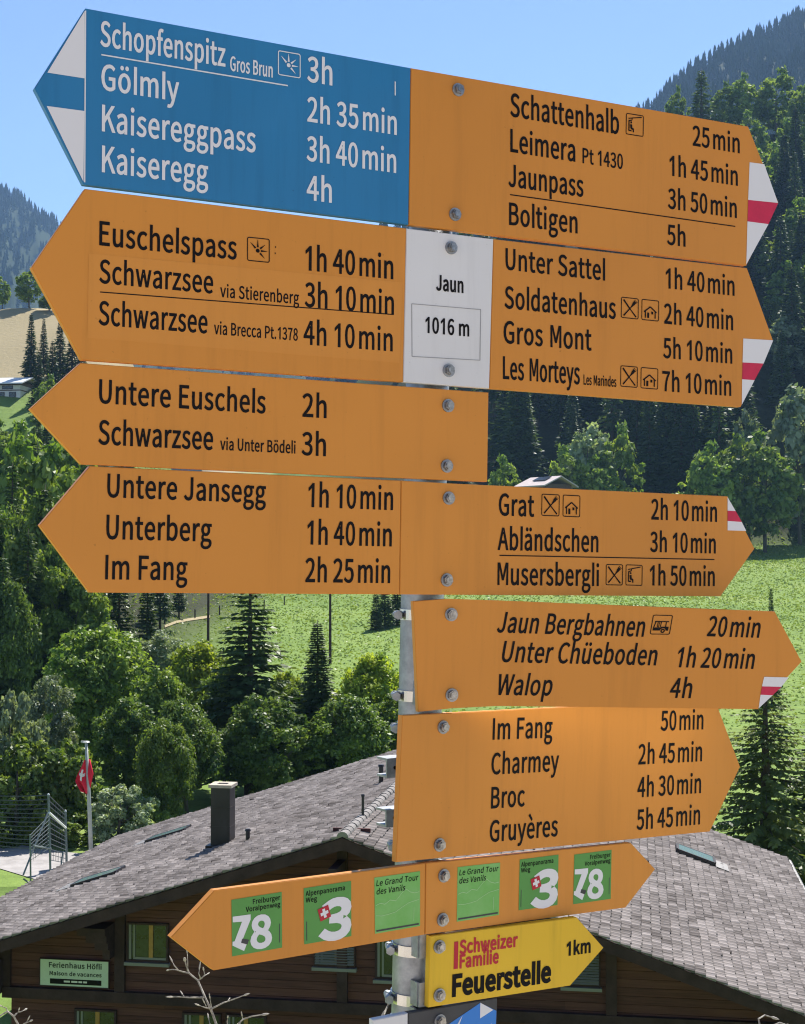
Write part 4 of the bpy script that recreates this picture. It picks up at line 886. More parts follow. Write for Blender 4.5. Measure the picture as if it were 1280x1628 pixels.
# belt behind the chalet
for a in (('A', 148, 992, 86, 'broad rounded green tree standing tallest at the left of the belt', 195), ('C', 66, 1082, 76, 'pale grey green tree left of the flagpole top', 105),
          ('C', 243, 1006, 112, 'pale grey green tree behind the broad rounded tree', 115), ('B', 318, 1012, 84, 'yellow green tree left of the taller dark spruce', 150),
          ('A2', 250, 1068, 79, 'mid green tree between the broad tree and the yellow green tree', 120), ('B', 452, 1062, 86, 'yellow green tree between the two dark spruces', 90),
          ('B', 590, 1032, 88, 'bright yellow green tree right of the slim spruce, beside the post', 140), ('D', 300, 1096, 72, 'dark green tree low in the belt above the chimney', 150), ('A2', 358, 1066, 81, 'mid green tree between the yellow green tree and the ragged spruce', 110), ('A2', 478, 1090, 82, 'mid green tree directly left of the slim spruce', 100), ('A', 262, 1140, 69, 'mid green tree between the flag and the chimney', 110),
          ('D2', 420, 1100, 74, 'dark green tree under the taller spruce', 150), ('D', 548, 1088, 76, 'dark green tree under the slim spruce', 170), ('D2', 205, 1105, 76, 'dark green tree behind the flag', 120),
          ('A2', 620, 1110, 79, 'mid green tree in the belt just left of the post', 120),
          ('A', 720, 1130, 80, 'mid green tree in the belt just right of the post', 150), ('D', 830, 1135, 84, 'dark green tree seen between two signs right of the post', 170), ('B', 930, 1128, 90, 'yellow green tree seen between two signs', 130), ('A2', 1040, 1110, 86, 'mid green tree left of the big hanging spruce', 150)):
    tree(*a[:5], group=gB, wide=a[5])
tree('wide', 398, 880, 80, 'tall dark spruce with ragged wide branches in the middle of the belt', group=gB, wide=225)
tree('slim', 505, 985, 78, 'slim pointed dark spruce right of the taller ragged spruce', group=gB, wide=125)
tree('big', 1216, 1040, 56, 'big spruce with hanging twigs and a visible trunk beside the roof at right', wide=350)
tree('wide', 1300, 1130, 60, 'dark spruce at the right edge behind the roof corner', wide=190)
gS = 'shrubs round the flagpole'
for a in (('SC', 14, 1108, 71, 'pale shrub at the left edge under the conifers', 110), ('S', 28, 1190, 68, 'green shrub behind the net fence', 150), ('S', 96, 1196, 69, 'green shrub left of the flag', 120),
          ('SC', 190, 1252, 66, 'pale leafy shrub right of the flagpole', 110), ('S', 238, 1275, 67, 'small green shrub at the roof edge', 70), ('S', 118, 1290, 67.5, 'low green shrub at the foot of the flagpole', 90), ('S', -70, 1170, 70, 'green shrub cut by the left edge', 140)):
    tree(*a[:5], cat='shrub', group=gS, wide=a[5], name='shrub')
# spruce seedling in the right meadow
tree('slim', 1226, 932, 118, 'young spruce alone in the bright meadow at right', wide=34)
# left hill conifers
gL = 'conifers on the left slope'
lst = [(20, 735, 118), (72, 770, 112), (115, 800, 120), (155, 830, 118), (-15, 760, 114), (45, 840, 104), (98, 850, 106), (140, 880, 108), (190, 880, 112), (235, 905, 118), (-40, 850, 106), (5, 880, 100), (30, 690, 170), (60, 700, 160), (100, 690, 165), (125, 720, 150), (150, 690, 175), (185, 720, 170), (220, 740, 165),
       (100, 640, 215), (128, 625, 225), (160, 640, 215), (62, 664, 205), (75, 668, 195), (200, 660, 220)]
for i, (x, y, D) in enumerate(lst):
    tree(('f3', 'f2', 'f3', 'f4')[(i * 7) % 4] if D > 150 else ('wide', 'f3', 'wide', 'f3')[(i * 5) % 4], x, y, D, 'dark conifer in the wood on the left slope below the farmhouse', group=gL)
for x, y, D, wd, k in ((30, 742, 128, 110, 'F'), (95, 748, 128, 100, 'F'), (125, 735, 140, 80, 'F'), (20, 690, 185, 60, 'F'), (74, 636, 215, 34, 'F'), (76, 606, 262, 34, 'F'), (4, 684, 200, 46, 'F'), (-24, 676, 195, 50, 'F'), (60, 800, 112, 90, 'A2'), (8, 800, 116, 80, 'A'), (110, 700, 158, 70, 'F'), (40, 700, 162, 70, 'F'), (10, 900, 100, 90, 'D'), (120, 900, 104, 90, 'A2'), (140, 770, 132, 70, 'F'), (85, 860, 106, 70, 'A')):
    wd *= 1.45
    tree(k, x, y, D, 'light green broadleaf tree among the dark conifers of the left slope', group='light trees on the left slope', wide=wd)
for x, y, D, wd in ((50, 498, 288, 34), (70, 505, 292, 26), (96, 508, 285, 40), (115, 530, 280, 50), (84, 540, 275, 38), (62, 560, 270, 36), (130, 560, 270, 60)):
    tree('f1', x, y, D, 'dark spruce standing against the dry pasture on the left hill', group='spruces in the dry pasture', wide=wd)
tree('F', 47, 432, 345, 'round broadleaf tree on the crest of the dry pasture, beside the sign edge', wide=48, group='trees on the pasture crest')
tree('F', 4, 446, 345, 'small round tree on the pasture crest at the left edge', wide=28, group='trees on the pasture crest')
tree('F', 78, 470, 340, 'low broadleaf tree on the pasture crest half behind the sign', wide=40, group='trees on the pasture crest')
# right slope: wood
gR = 'conifers of the wood on the right slope'
rr = random.Random(9)
def slope_D(x, ytop, h, lo=306.0, hi=474.0):
    """distance on the wooded slope where a tree h metres tall ends at picture point (x, ytop)"""
    best = (1e9, lo); D = lo
    while D < hi:
        P = at(x, ytop, D); e = abs(P.z - H(P.x, P.y) - h)
        if e < best[0]: best = (e, D)
        D += 2.0
    return best
tree('f4', 1115, 108, slope_D(1115, 108, 30)[1], 'tall spruce with spreading branches against the blue mountain', wide=62, group='trees on the skyline of the right wood')
for x, y, D, wd in ((1075, 150, 410, 40), (1150, 142, 400, 46), (1180, 128, 400, 60), (1235, 122, 385, 80), (1280, 150, 380, 70), (1195, 190, 370, 60), (1260, 200, 372, 70), (1225, 240, 360, 66)):
    tree('F', x, y, slope_D(x, y, 17 + (x % 7))[1], 'sunlit broadleaf tree high in the wood at right', group='sunlit trees of the right wood', wide=wd)
cells = []
while len(cells) < 150:
    x = rr.uniform(690, 1400); f_ = len(cells) / 150; y = 168 + 500 * f_ ** 1.25 + rr.uniform(-25, 25); lim = 205 if x < 1060 else (172 if x < 1165 else 128)
    h = rr.uniform(17, 32)
    if y < lim: y = lim + rr.uniform(0, 40)
    e, D = slope_D(x, y, h)
    if e > 4: x = x * .5 + 600; e, D = slope_D(x, y, h)
    cells.append((x, y, D, h, e))
for i, (x, y, D, h, e) in enumerate(cells):
    if e > 6: continue
    wd = h / D * F
    if i % 5 == 3 and (y < 420 and x > 1100): tree('F', x, y + 6, D, 'broadleaf tree standing among the conifers of the right slope', group='broadleaf trees of the right wood', wide=wd * rr.uniform(.5, .75))
    else: tree(('f1', 'f2', 'f3', 'f4', 'f1')[i % 5], x, y, D, 'tall dark conifer of the wood on the right slope', group=gR, wide=wd * rr.uniform(.26, .46))
for x, y, D, wd, k in ((935, 662, 300, 70, 'FC'), (980, 690, 298, 60, 'F'), (905, 720, 296, 60, 'F'), (800, 735, 292, 50, 'F'), (950, 735, 294, 60, 'F'), 
                       (1130, 715, 290, 66, 'F'), (1165, 705, 292, 66, 'F'), (1215, 700, 294, 80, 'F'), (1110, 745, 288, 40, 'F'), (1270, 600, 305, 80, 'FC'), (1255, 430, 330, 60, 'F'), (1270, 330, 345, 60, 'F'), (1230, 380, 345, 46, 'F'), (1250, 500, 325, 50, 'FC'), (1190, 640, 304, 46, 'FC'), (1240, 250, 362, 50, 'F'), (1185, 240, 366, 44, 'FC')):
    wd *= 1.45; y += 8 if y > 560 else 0; D = D if y > 560 else slope_D(x, y, 16)[1]
    tree(k, x, y, D, 'light broadleaf tree at the foot of the dark wood at right', group='light trees along the wood edge', wide=wd)
# dark wood edge behind the meadow, left of the post
for x, y, D in ((255, 880, 150), (285, 905, 165), (300, 900, 235), (350, 870, 250), (420, 860, 255), (480, 850, 260), (560, 860, 240), (612, 900, 172), (632, 890, 175), (598, 925, 170), (690, 800, 270), (640, 780, 280)):
    tree('f2' if x % 2 else 'f3', x, y, D, 'dark conifer at the edge of the meadow behind the belt', group='conifers along the meadow edge')
# ------------------------------------------------------------ chalet
HA = R(9.0); A0 = at(545, 1330, 30.0)
hg = Vector((math.cos(HA), -math.sin(HA), 0)); hr = Vector((math.sin(HA), math.cos(HA), 0))
ZF = -13.0 - A0.z                      # foot of the house in house coordinates (apex = 0)
MH = Matrix(((hg.x, hr.x, 0, A0.x), (hg.y, hr.y, 0, A0.y), (0, 0, 1, A0.z), (0, 0, 0, 1)))
MB = MH @ Matrix.Translation((0, 0, ZF))
house = empty('chalet', MB, 'dark brown timber chalet with a grey tiled gable roof below the signs', 'chalet')
DN = Vector((0, 0, -ZF))
def hp(o):  # children are built with the apex as origin; shift them to the foot of the house
    o.location = DN; return o
PL, PR_, EL, ER, BK, TW = .322, .347, -11.2, 10.5, 17.6, .95
MHi = MH.inverted()
def wpt(x, y, t=TW):
    """picture point on the gable wall -> house (s, z)"""
    d = MHi.to_3x3() @ ray(x, y); c = MHi @ Vector((0, 0, 0)); k = (t - c.y) / d.y; q = c + d * k; return q.x, q.z
def rpt(x, y):
    """picture point on the roof -> house (s, t, z)"""
    d = MHi.to_3x3() @ ray(x, y); c = MHi @ Vector((0, 0, 0))
    for sg, p in ((-1, PL), (1, PR_)):
        # z = -p*|s|
        k = -(c.z + p * sg * c.x) / (d.z + p * sg * d.x); q = c + d * k
        if q.x * sg >= -.05 and k > 0: return q
    return q
LOG = bpy.data.materials.new('dark_timber'); LOG.use_nodes = True
t = LOG.node_tree; b = t.nodes['Principled BSDF']; b.inputs['Roughness'].default_value = .75; b.inputs['Specular IOR Level'].default_value = .25
tc = t.nodes.new('ShaderNodeTexCoord'); mp = t.nodes.new('ShaderNodeMapping'); mp.inputs['Scale'].default_value = (.5, .5, 9); t.links.new(tc.outputs['Object'], mp.inputs[0])
n1 = t.nodes.new('ShaderNodeTexNoise'); n1.inputs['Scale'].default_value = 2.2; n1.inputs['Detail'].default_value = 8; n1.inputs['Roughness'].default_value = .7; t.links.new(mp.outputs[0], n1.inputs['Vector'])
at2 = t.nodes.new('ShaderNodeAttribute'); at2.attribute_name = 'tone'
ad = t.nodes.new('ShaderNodeMath'); ad.operation = 'MULTIPLY_ADD'; ad.inputs[1].default_value = .22; t.links.new(at2.outputs['Fac'], ad.inputs[0]); t.links.new(n1.outputs[0], ad.inputs[2])
rp = ramp_(t, ad.outputs[0], [(.35, (.055, .019, .019)), (.65, (.115, .043, .041)), (1.0, (.17, .068, .060))]); t.links.new(rp.outputs[0], b.inputs['Base Color'])
bp = t.nodes.new('ShaderNodeBump'); bp.inputs['Strength'].default_value = .5; bp.inputs['Distance'].default_value = .01; t.links.new(n1.outputs[0], bp.inputs['Height']); t.links.new(bp.outputs[0], b.inputs['Normal'])
DARKW = mat('dark_beam', (.060, .033, .036), .8, .2, noise=(3, .4, (1, 1, 1)), bump=(12, .4, .02))
TILE = tonemat('weathered_tile', (.088, .074, .069), (.285, .250, .237), .85, .2, bump=(30, .4))
RIDGE = tonemat('ridge_tile', (.17, .155, .15), (.27, .25, .24), .85, .2, bump=(20, .4))
METALD = mat('dark_sheet_metal', (.035, .032, .038), .45, .45, metal=.4, noise=(2.5, .35, (1, 1, .4)))
LEAD = mat('light_sheet_metal', (.26, .25, .245), .5, .4, metal=.3, noise=(4, .2))
FRAMEW = mat('window_frame', (.22, .21, .215), .6, .3); PINE = mat('pine_frame', (.42, .22, .07), .55, .3, noise=(8, .2))
GLASS = mat('window_glass', (.020, .030, .024), .05, .55, noise=(5.0, .8), bump=(3.2, .5, .05)); SKYGL = mat('skylight_glass', (.22, .34, .36), .12, .9, coat=.5)  # window_glass: mottled dark green in the colour imitates reflected trees
# walls: overlapping timber courses on the gable, plain side walls
def planks(y0, thick, zlo, zhi, lx, rx, seed, hgt=.17, roof=True):
    rn = random.Random(seed); V, Fc, tn = [], [], []; z = zlo
    while z < zhi:
        z1 = min(z + hgt, zhi); l, r = lx, rx
        if roof:
            l = max(l, (z1 + .22) / PL) if z1 < -.25 else -.4; r = min(r, -(z1 + .22) / PR_) if z1 < -.25 else .4
        if r - l < .3: break
        cuts = [l]; 
        while cuts[-1] < r - 5: cuts.append(cuts[-1] + rn.uniform(3, 5.5))
        cuts = [c for c in cuts if c < r - .5] + [r]
        for a_, b_ in zip(cuts, cuts[1:]):
            k = len(V); q = rn.uniform(0, .004)
            V += [(a_, y0 - q, z + .005), (b_, y0 - q, z + .005), (b_, y0 - q, z1 - .004), (a_, y0 - q, z1 - .004), (a_, y0 + thick, z), (b_, y0 + thick, z), (b_, y0 + thick, z1), (a_, y0 + thick, z1)]
            Fc += [(k, k + 1, k + 2, k + 3), (k, k + 4, k + 5, k + 1), (k + 3, k + 2, k + 6, k + 7), (k, k + 3, k + 7, k + 4), (k + 1, k + 5, k + 6, k + 2)]; tn += [rn.uniform(0, 1)] * 5
        z = z1
    me = raw('wall', V, Fc, LOG); at_ = me.attributes.new('tone', 'FLOAT', 'FACE'); at_.data.foreach_set('value', np.array(tn, dtype=np.float32)); return me
WL, WR = -7.55, 9.3
zbeam = wpt(300, 1590)[1]
hp(link('gable_wall', planks(TW, .03, zbeam, 0, WL, WR, 1), house))
hp(link('lower_wall', planks(TW + .10, .03, ZF + .5, zbeam, WL, WR, 2, roof=False), house))
bm = bmesh.new()
bx(bm, WL, WR, TW + .14, BK - .8, ZF, -3.5); pr = [(WL, -3.49), (WR, -3.49), (.0, -.35)]
for y in (TW + .14, ): pass
vs_ = [bm.verts.new((x, TW + .05, z)) for x, z in pr]; vb_ = [bm.verts.new((x, BK - .8, z)) for x, z in pr]
bm.faces.new(vs_); bm.faces.new(vb_[::-1])
hp(from_bm('wall_core', bm, DARKW, house))
bm = bmesh.new(); bx(bm, WL - .4, WR + .4, TW - .3, BK - .4, ZF, ZF + .55); hp(from_bm('plinth', bm, mat('plaster', (.5, .48, .45), .9, .1, noise=(3, .15)), house))
bm = bmesh.new(); bx(bm, WL - .12, WR + .1, TW - .13, TW + .13, zbeam - .10, zbeam + .13); hp(from_bm('storey_beam', bm, DARKW, house))
for px_ in (192, 545, 972, 1250):
    s_ = wpt(px_, 1560)[0]; bm = bmesh.new(); bx(bm, s_ - .11, s_ + .11, TW - .10, TW + .10, zbeam + .13, -(PL if s_ < 0 else PR_) * abs(s_) - .32); hp(from_bm('wall_post', bm, DARKW, house))
for px_ in (10,):
    s_ = wpt(px_, 1540)[0]; bm = bmesh.new(); bx(bm, s_ - .22, s_ + .12, TW - .10, TW + .10, zbeam + .13, PL * s_ - .3); hp(from_bm('wall_post', bm, DARKW, house))
# stepped consoles under the eaves
def console(s_, dirn, z0):
    bm = bmesh.new()
    for k, (L, h0, h1) in enumerate(((.62, 0, -.16), (.46, -.163, -.33), (.30, -.333, -.50), (.16, -.503, -.72))):
        x0, x1 = sorted((s_, s_ + dirn * L)); bx(bm, x0, x1, TW - .62 + .1 * k, TW + .02, z0 + h1, z0 + h0)
    hp(from_bm('eave_console', bm, DARKW, house))
console(wpt(183, 1470)[0], -1, wpt(183, 1466)[1]); console(wpt(8, 1500)[0], -1, wpt(8, 1522)[1])
for px_, py_ in ((485, 1392), (545, 1365)):
    s_, z_ = wpt(px_, py_); bm = bmesh.new(); bx(bm, s_ - .09, s_ + .09, -.1, TW + .1, z_ - .24, z_); hp(from_bm('purlin_end', bm, DARKW, house))
# roof: deck, verge boards and every course of tiles
bm = bmesh.new()
for sg, p, e in ((-1, PL, EL), (1, PR_, ER)):
    a = [(0, 0), (e, -p * abs(e))]
    q = [(x, y, z - dz) for dz in (.06, .20) for (x, z) in a for y in (.02, BK - .02)]
    v = [bm.verts.new(c) for c in q]
    for f in ((0, 1, 3, 2), (4, 6, 7, 5), (0, 2, 6, 4), (1, 5, 7, 3), (2, 3, 7, 6)): bm.faces.new([v[i] for i in f])
hp(from_bm('roof_deck', bm, DARKW, house))
for sg, p, e in ((-1, PL, EL), (1, PR_, ER)):
    for y in (-.03, BK):
        bm = bmesh.new(); v = [bm.verts.new((x, yy, z)) for yy in (y, y + .035) for (x, z) in ((0, -.03), (e, -p * abs(e) - .03), (e, -p * abs(e) - .27), (0, -.27))]
        for f in ((0, 1, 2, 3), (7, 6, 5, 4), (0, 4, 5, 1), (1, 5, 6, 2), (2, 6, 7, 3), (3, 7, 4, 0)): bm.faces.new([v[i] for i in f])
        hp(from_bm('verge_board', bm, DARKW, house))
STREAK = []
for px_, py_, hw_ in ((117, 1413, .5), (233, 1344, .5), (350, 1346, .35), (1133, 1374, .5)):
    q = rpt(px_, py_); STREAK.append((q.y - hw_, q.y + hw_, q.x))
def tiles(sg, p, e, seed):
    rn = random.Random(seed); V, Fc, tn = [], [], []; sl = math.hypot(1, p); L = abs(e) * sl; rows = int(L / .215); dv = L / rows; cols = int((BK + .1) / .255); du = (BK + .1) / cols
    ux = Vector((sg / sl, 0, -p / sl)); nz = Vector((sg * p / sl, 0, 1 / sl))
    prof = ((0, 0), (.16, .028), (.34, .006), (.82, .0), (1.0, .020))
    for r_ in range(rows):
        rowt = rn.gauss(0, .05)
        for c in range(cols):
            y0 = -.05 + c * du; v0 = r_ * dv; j = rn.gauss(0, .007); lift = abs(rn.gauss(0, .008)); sh = rn.gauss(0, .009); k = len(V); tone = min(1, max(0, rn.gauss(.5, .20) + rowt)); 
            for (sy0, sy1, s0) in STREAK:
                if (s0 < 0) == (sg < 0) and sy0 < y0 < sy1 and v0 > abs(s0) and v0 < abs(s0) + 5.5: tone = min(1.25, tone + .42 * (1 - (v0 - abs(s0)) / 6))
            if rn.random() < .035: tone = rn.choice((0, 1)); lift += .015
            for (u, hgt_) in prof:
                y = y0 + u * du * .985 + j
                top = ux * (v0 - .05) + nz * (.004 + hgt_ * .8); low = ux * (v0 + dv + sh + .012 * math.sin(u * 5 + 1)) + nz * (.036 + hgt_ + lift); bot = ux * (v0 + dv + sh + .012 * math.sin(u * 5 + 1)) + nz * (-.012)
                for q in (top, low, bot): V.append((q.x, y, q.z))
            n = len(prof)
            for i in range(n - 1):
                a = k + 3 * i
                Fc += [(a, a + 1, a + 4, a + 3), (a + 1, a + 2, a + 5, a + 4)]; tn += [tone, tone * .9]
            Fc.append((k, k + 2, k + 1)); tn.append(tone)
    me = raw('roof_tiles', V, Fc, TILE); a_ = me.attributes.new('tone', 'FLOAT', 'FACE'); a_.data.foreach_set('value', np.array(tn, dtype=np.float32)); return me
hp(link('roof_tiles', tiles(-1, PL, EL, 3), house)); hp(link('roof_tiles', tiles(1, PR_, ER, 4), house))
V, Fc, tn = [], [], []; rn = random.Random(6)
y = -.06
while y < BK:
    y1 = y + .40; k = len(V); q = rn.uniform(-.008, .008); tone = rn.uniform(.2, .9)
    for yy, rad in ((y, .118), (y1, .104)):
        for i in range(9):
            a = math.pi * i / 8; V.append((rad * math.cos(a) + q, yy, -.0 + rad * .85 * math.sin(a) + (.006 if yy == y else 0)))
    for i in range(8): Fc.append((k + i, k + i + 1, k + 10 + i, k + 9 + i)); tn.append(tone)
    Fc.append(tuple(k + i for i in range(9))); tn.append(tone); y += .36
me = raw('ridge_cap', V, Fc, RIDGE); a_ = me.attributes.new('tone', 'FLOAT', 'FACE'); a_.data.foreach_set('value', np.array(tn, dtype=np.float32)); hp(link('ridge_cap', me, house))
# gutter end at the far right corner
bm = bmesh.new(); tube(bm, [(ER + .08, BK + .05, -PR_ * ER - .10), (ER + .08, 9, -PR_ * ER - .12), (ER + .08, 0, -PR_ * ER - .14)], .075, 10); hp(from_bm('gutter', bm, LEAD, house))
bm = bmesh.new(); tube(bm, [(EL - .08, BK, PL * EL - .12), (EL - .08, 0, PL * EL - .14)], .075, 10); hp(from_bm('gutter', bm, METALD, house))
# chimney
q = rpt(350, 1346); hz0 = q.z - .5
d_ = (MH @ q).y; wch = 31 / F * d_; hch = (1346 - 1254) / F * d_
bm = bmesh.new(); bx(bm, q.x - wch / 2, q.x + wch / 2, q.y, q.y + wch, q.z - .35, q.z + hch)
for zz in (.33, .66): bx(bm, q.x - wch / 2 - .008, q.x + wch / 2 + .008, q.y - .008, q.y + wch + .008, q.z + hch * zz - .012, q.z + hch * zz + .012)
ch = hp(from_bm('chimney', bm, METALD, house))
bm = bmesh.new(); zt = q.z + hch; w2 = wch / 2 + .05
for (x0, x1, y0, y1) in ((-w2, -.13, -w2, w2), (.13, w2, -w2, w2), (-.128, .128, -w2, -.10), (-.128, .128, .10, w2)): bx(bm, q.x + x0, q.x + x1, q.y + wch / 2 + y0, q.y + wch / 2 + y1, zt + .003, zt + .075)
o = from_bm('chimney_cap', bm, mat('chimney_slab', (.46, .40, .33), .85, .2, noise=(9, .2)), ch)
bm = bmesh.new(); bx(bm, q.x - wch / 2 - .10, q.x + wch / 2 + .10, q.y - .12, q.y + wch + .1, q.z - .30, q.z + .03); o = from_bm('chimney_flashing', bm, METALD, ch)
# roof windows
def skylight(pa, pb, wid, hgt, m, lift=.05, hinge=0.0):
    a, b_ = rpt(*pa), rpt(*pb); c = (a + b_) / 2; sg = 1 if c.x > 0 else -1; p = PR_ if sg > 0 else PL; sl = math.hypot(1, p)
    ux = Vector((sg / sl, 0, -p / sl)); uy = Vector((0, 1, 0)); nz = Vector((sg * p / sl, 0, 1 / sl))
    M3 = Matrix((ux, uy, nz)).transposed(); L, Wd = hgt, wid
    bm = bmesh.new(); t_ = .075
    for (cx_, cy_, sx_, sy_) in ((0, -Wd / 2, L, t_), (0, Wd / 2, L, t_), (-L / 2, 0, t_, Wd - t_ - .004), (L / 2, 0, t_, Wd - t_ - .004)):
        box(bm, c + ux * cx_ + uy * cy_ + nz * (lift / 2 + .03), (sx_, sy_, lift + .05), M3)
    o = hp(from_bm('roof_window', bm, METALD, house))
    bm = bmesh.new(); box(bm, c + nz * (lift + .040), (L - t_ - .004, Wd - t_ - .004, .02), M3); from_bm('pane', bm, m, o)
    bm = bmesh.new(); box(bm, c + ux * (L / 2 + .24) + nz * .055, (.36, Wd + .1, .012), M3); from_bm('flashing', bm, LEAD, o)
skylight((117, 1413), (197, 1382), .78, 1.18, SKYGL); skylight((233, 1344), (303, 1314), .78, 1.18, SKYGL); skylight((1075, 1353), (1133, 1374), .80, 1.05, SKYGL, lift=.09)
# vent pipes and snow hooks
for (px_, py_, r_, h_) in ((394, 1338, .05, .25), (577, 1303, .03, .50), (606, 1246, .06, .45)):
    q = rpt(px_, py_); bm = bmesh.new(); tube(bm, [q - Vector((0, 0, .1)), q + Vector((0, 0, h_))], r_, 10); tube(bm, [q + Vector((0, 0, h_ + .001)), q + Vector((0, 0, h_ + .05))], [r_ * 1.5, r_ * 1.1], 10); hp(from_bm('vent_pipe', bm, METALD, house))
# windows of the gable: frame, panes, pine mullion, sill
def window(x0, y0, x1, y1, mull=.5, blind=False, t_=TW):
    sa, za = wpt(x0, y0, t_); sb, zb_ = wpt(x1, y1, t_); zl, zh = min(za, zb_), max(za, zb_)
    bm = bmesh.new(); f = .045
    for (a, b_, c_, d2) in ((sa, sb, zh - f, zh), (sa, sb, zl, zl + f), (sa, sa + f, zl + f, zh - f), (sb - f, sb, zl + f, zh - f)): bx(bm, a, b_, t_ - .075, t_ + .02, c_, d2)
    o = hp(from_bm('window', bm, DARKW, house))
    bm = bmesh.new(); bx(bm, sa - .03, sb + .03, t_ - .14, t_ - .01, zl - .07, zl - .003); from_bm('sill', bm, FRAMEW, o)
    bm = bmesh.new(); bx(bm, sa + f + .002, sb - f - .002, t_ - .030, t_ - .022, zl + f, zh - f); from_bm('pane', bm, GLASS, o)
    bm = bmesh.new(); bx(bm, sa + f + .002, sa + f + .055, t_ - .055, t_ - .032, zl + f, zh - f); bx(bm, sa + f + .10, sa + f + .14, t_ - .05, t_ - .032, zl + f, zh - f); bx(bm, sa + f + .142, sb - f - .002, t_ - .05, t_ - .032, zl + f, zl + f + .05); from_bm('casement', bm, FRAMEW, o)
    if mull:
        sm = sa + (sb - sa) * mull; bm = bmesh.new(); bx(bm, sm - .045, sm + .045, t_ - .058, t_ - .032, zl + f + .052, zh - f); from_bm('mullion', bm, PINE, o)
    if blind:
        bm = bmesh.new(); z = zl + f + .03
        while z < zh - f: box(bm, ((sa + sb) / 2, t_ - .09, z), (sb - sa - .06, .05, .006), Matrix.Rotation(R(35), 3, 'X')); z += .055
        from_bm('blind', bm, FRAMEW, o)
window(203, 1465, 269, 1530, .58); window(120, 1602, 186, 1672, .55, t_=TW + .10); window(597, 1478, 662, 1558, .62); window(500, 1484, 566, 1538, .55, blind=True); window(894, 1500, 955, 1569, 0, blind=True)
window(291, 1608, 352, 1680, .5, t_=TW + .10); window(360, 1611, 424, 1684, .5, t_=TW + .10); window(800, 1480, 860, 1548, .5)
window(560, 1640, 640, 1710, .5, t_=TW + .10); window(1000, 1640, 1060, 1710, .5, t_=TW + .10)
# house name board
sa, za = wpt(68, 1522); sb, zb_ = wpt(175.5, 1569); hb = za - wpt(68, 1563)[1]
bm = bmesh.new(); bx(bm, sa, sb, TW - .13, TW - .10, za - hb, za); nb = hp(from_bm('name_board', bm, mat('board_green', (.55, .62, .55), .6, .3, noise=(6, .08)), house))
nb['label'] = 'pale green name board with dark lettering'
bm = bmesh.new(); t_ = .02
for (a, b_, c_, d2) in ((sa - t_, sb + t_, za + .001, za + t_), (sa - t_, sb + t_, za - hb - t_, za - hb - .001), (sa - t_, sa - .001, za - hb, za), (sb + .001, sb + t_, za - hb, za)): bx(bm, a, b_, TW - .14, TW - .095, c_, d2)
from_bm('board_frame', bm, DARKW, nb)
Wb = sb - sa
def btext(s_, u0, u1, v, size, name='lettering'):
    lp = text_loops(s_, sa + Wb * u0, za - hb * v, sa + Wb * u1, hb * size, .05)
    me = fill_mesh(name, lp, 0); 
    for vv in me.vertices: vv.co = (vv.co.x, TW - .1335, vv.co.y)
    link(name, me, nb, mat('board_ink', (.03, .04, .035), .6))
btext('Ferienhaus Höfli', .13, .90, .30, .19); btext('Maison de vacances', .14, .90, .60, .145)
for (u0, u1, v0, v1, m, dy) in ((.145, .90, .73, .93, BLACK, .1338), (.35, .44, .79, .86, LWHITE, .1345), (.46, .55, .79, .86, LWHITE, .1345), (.565, .62, .79, .86, LWHITE, .1345), (.635, .69, .79, .86, LWHITE, .1345)):
    link('number_strip', raw('number_strip', [(sa + Wb * u0, TW - dy, za - hb * v1), (sa + Wb * u1, TW - dy, za - hb * v1), (sa + Wb * u1, TW - dy, za - hb * v0), (sa + Wb * u0, TW - dy, za - hb * v0)], [(0, 1, 2, 3)], m), nb)
# ------------------------------------------------------------ flagpole, goal, fence, far buildings, twigs
PALE = mat('pale_pole', (.46, .46, .45), .45, .4, noise=(5, .15)); PIPE = mat('grey_green_pipe', (.16, .19, .20), .5, .4, noise=(5, .25)); BARW = mat('white_bar', (.8, .8, .79), .5, .3, noise=(6, .1))
D = 64.0; Fb = at(146, 1363, D); Ft = at(137, 1180, D)
t = empty('flagpole', Matrix.Translation(Fb), 'slender pale flagpole with a slack red flag at its upper part', 'flagpole')
bm = bmesh.new(); tube(bm, [(0, 0, -.4), (Ft - Fb) * .5, Ft - Fb], [.10, .085, .06], 14); from_bm('pole', bm, PALE, t, smooth=True)
bm = bmesh.new(); tube(bm, [Ft - Fb, Ft - Fb + Vector((0, 0, .05))], [.17, .10], 14); box(bm, Ft - Fb + Vector((-.10, 0, .02)), (.25, .08, .07)); from_bm('pole_cap', bm, PALE, t)
FLAG = mat('flag_red', (.72, .03, .06), .8, .1, noise=(2, .1)); FLAGW = mat('flag_white', (.75, .72, .72), .8, .1)
bm = bmesh.new(); U, W_ = 16, 22; g_ = []
for j in range(W_ + 1):
    v = j / W_; row = []
    for i in range(U + 1):
        u = i / U; c = at(138.6 + 1.7 * v, 1205 + 55 * v, D) - Fb
        wd = (.10 + .40 * math.sin(min(1, v * 1.25) * math.pi * .55) * (1 - max(0, v - .62) * 1.9)) if v < .98 else .1
        row.append(bm.verts.new(c + Vector((-.04 - wd * u + .10 * math.sin(v * 6 + 1) * u * (1 - u), .13 * math.sin(u * 7 + v * 4) - .05, -.25 * u * u * (1 - v) - .06 * math.sin(u * 6)))))
    g_.append(row)
for j in range(W_):
    for i in range(U): bm.faces.new((g_[j][i], g_[j][i + 1], g_[j + 1][i + 1], g_[j + 1][i]))
fl = from_bm('flag', bm, FLAG, t, smooth=True); md = fl.modifiers.new('thick', 'SOLIDIFY'); md.thickness = .008
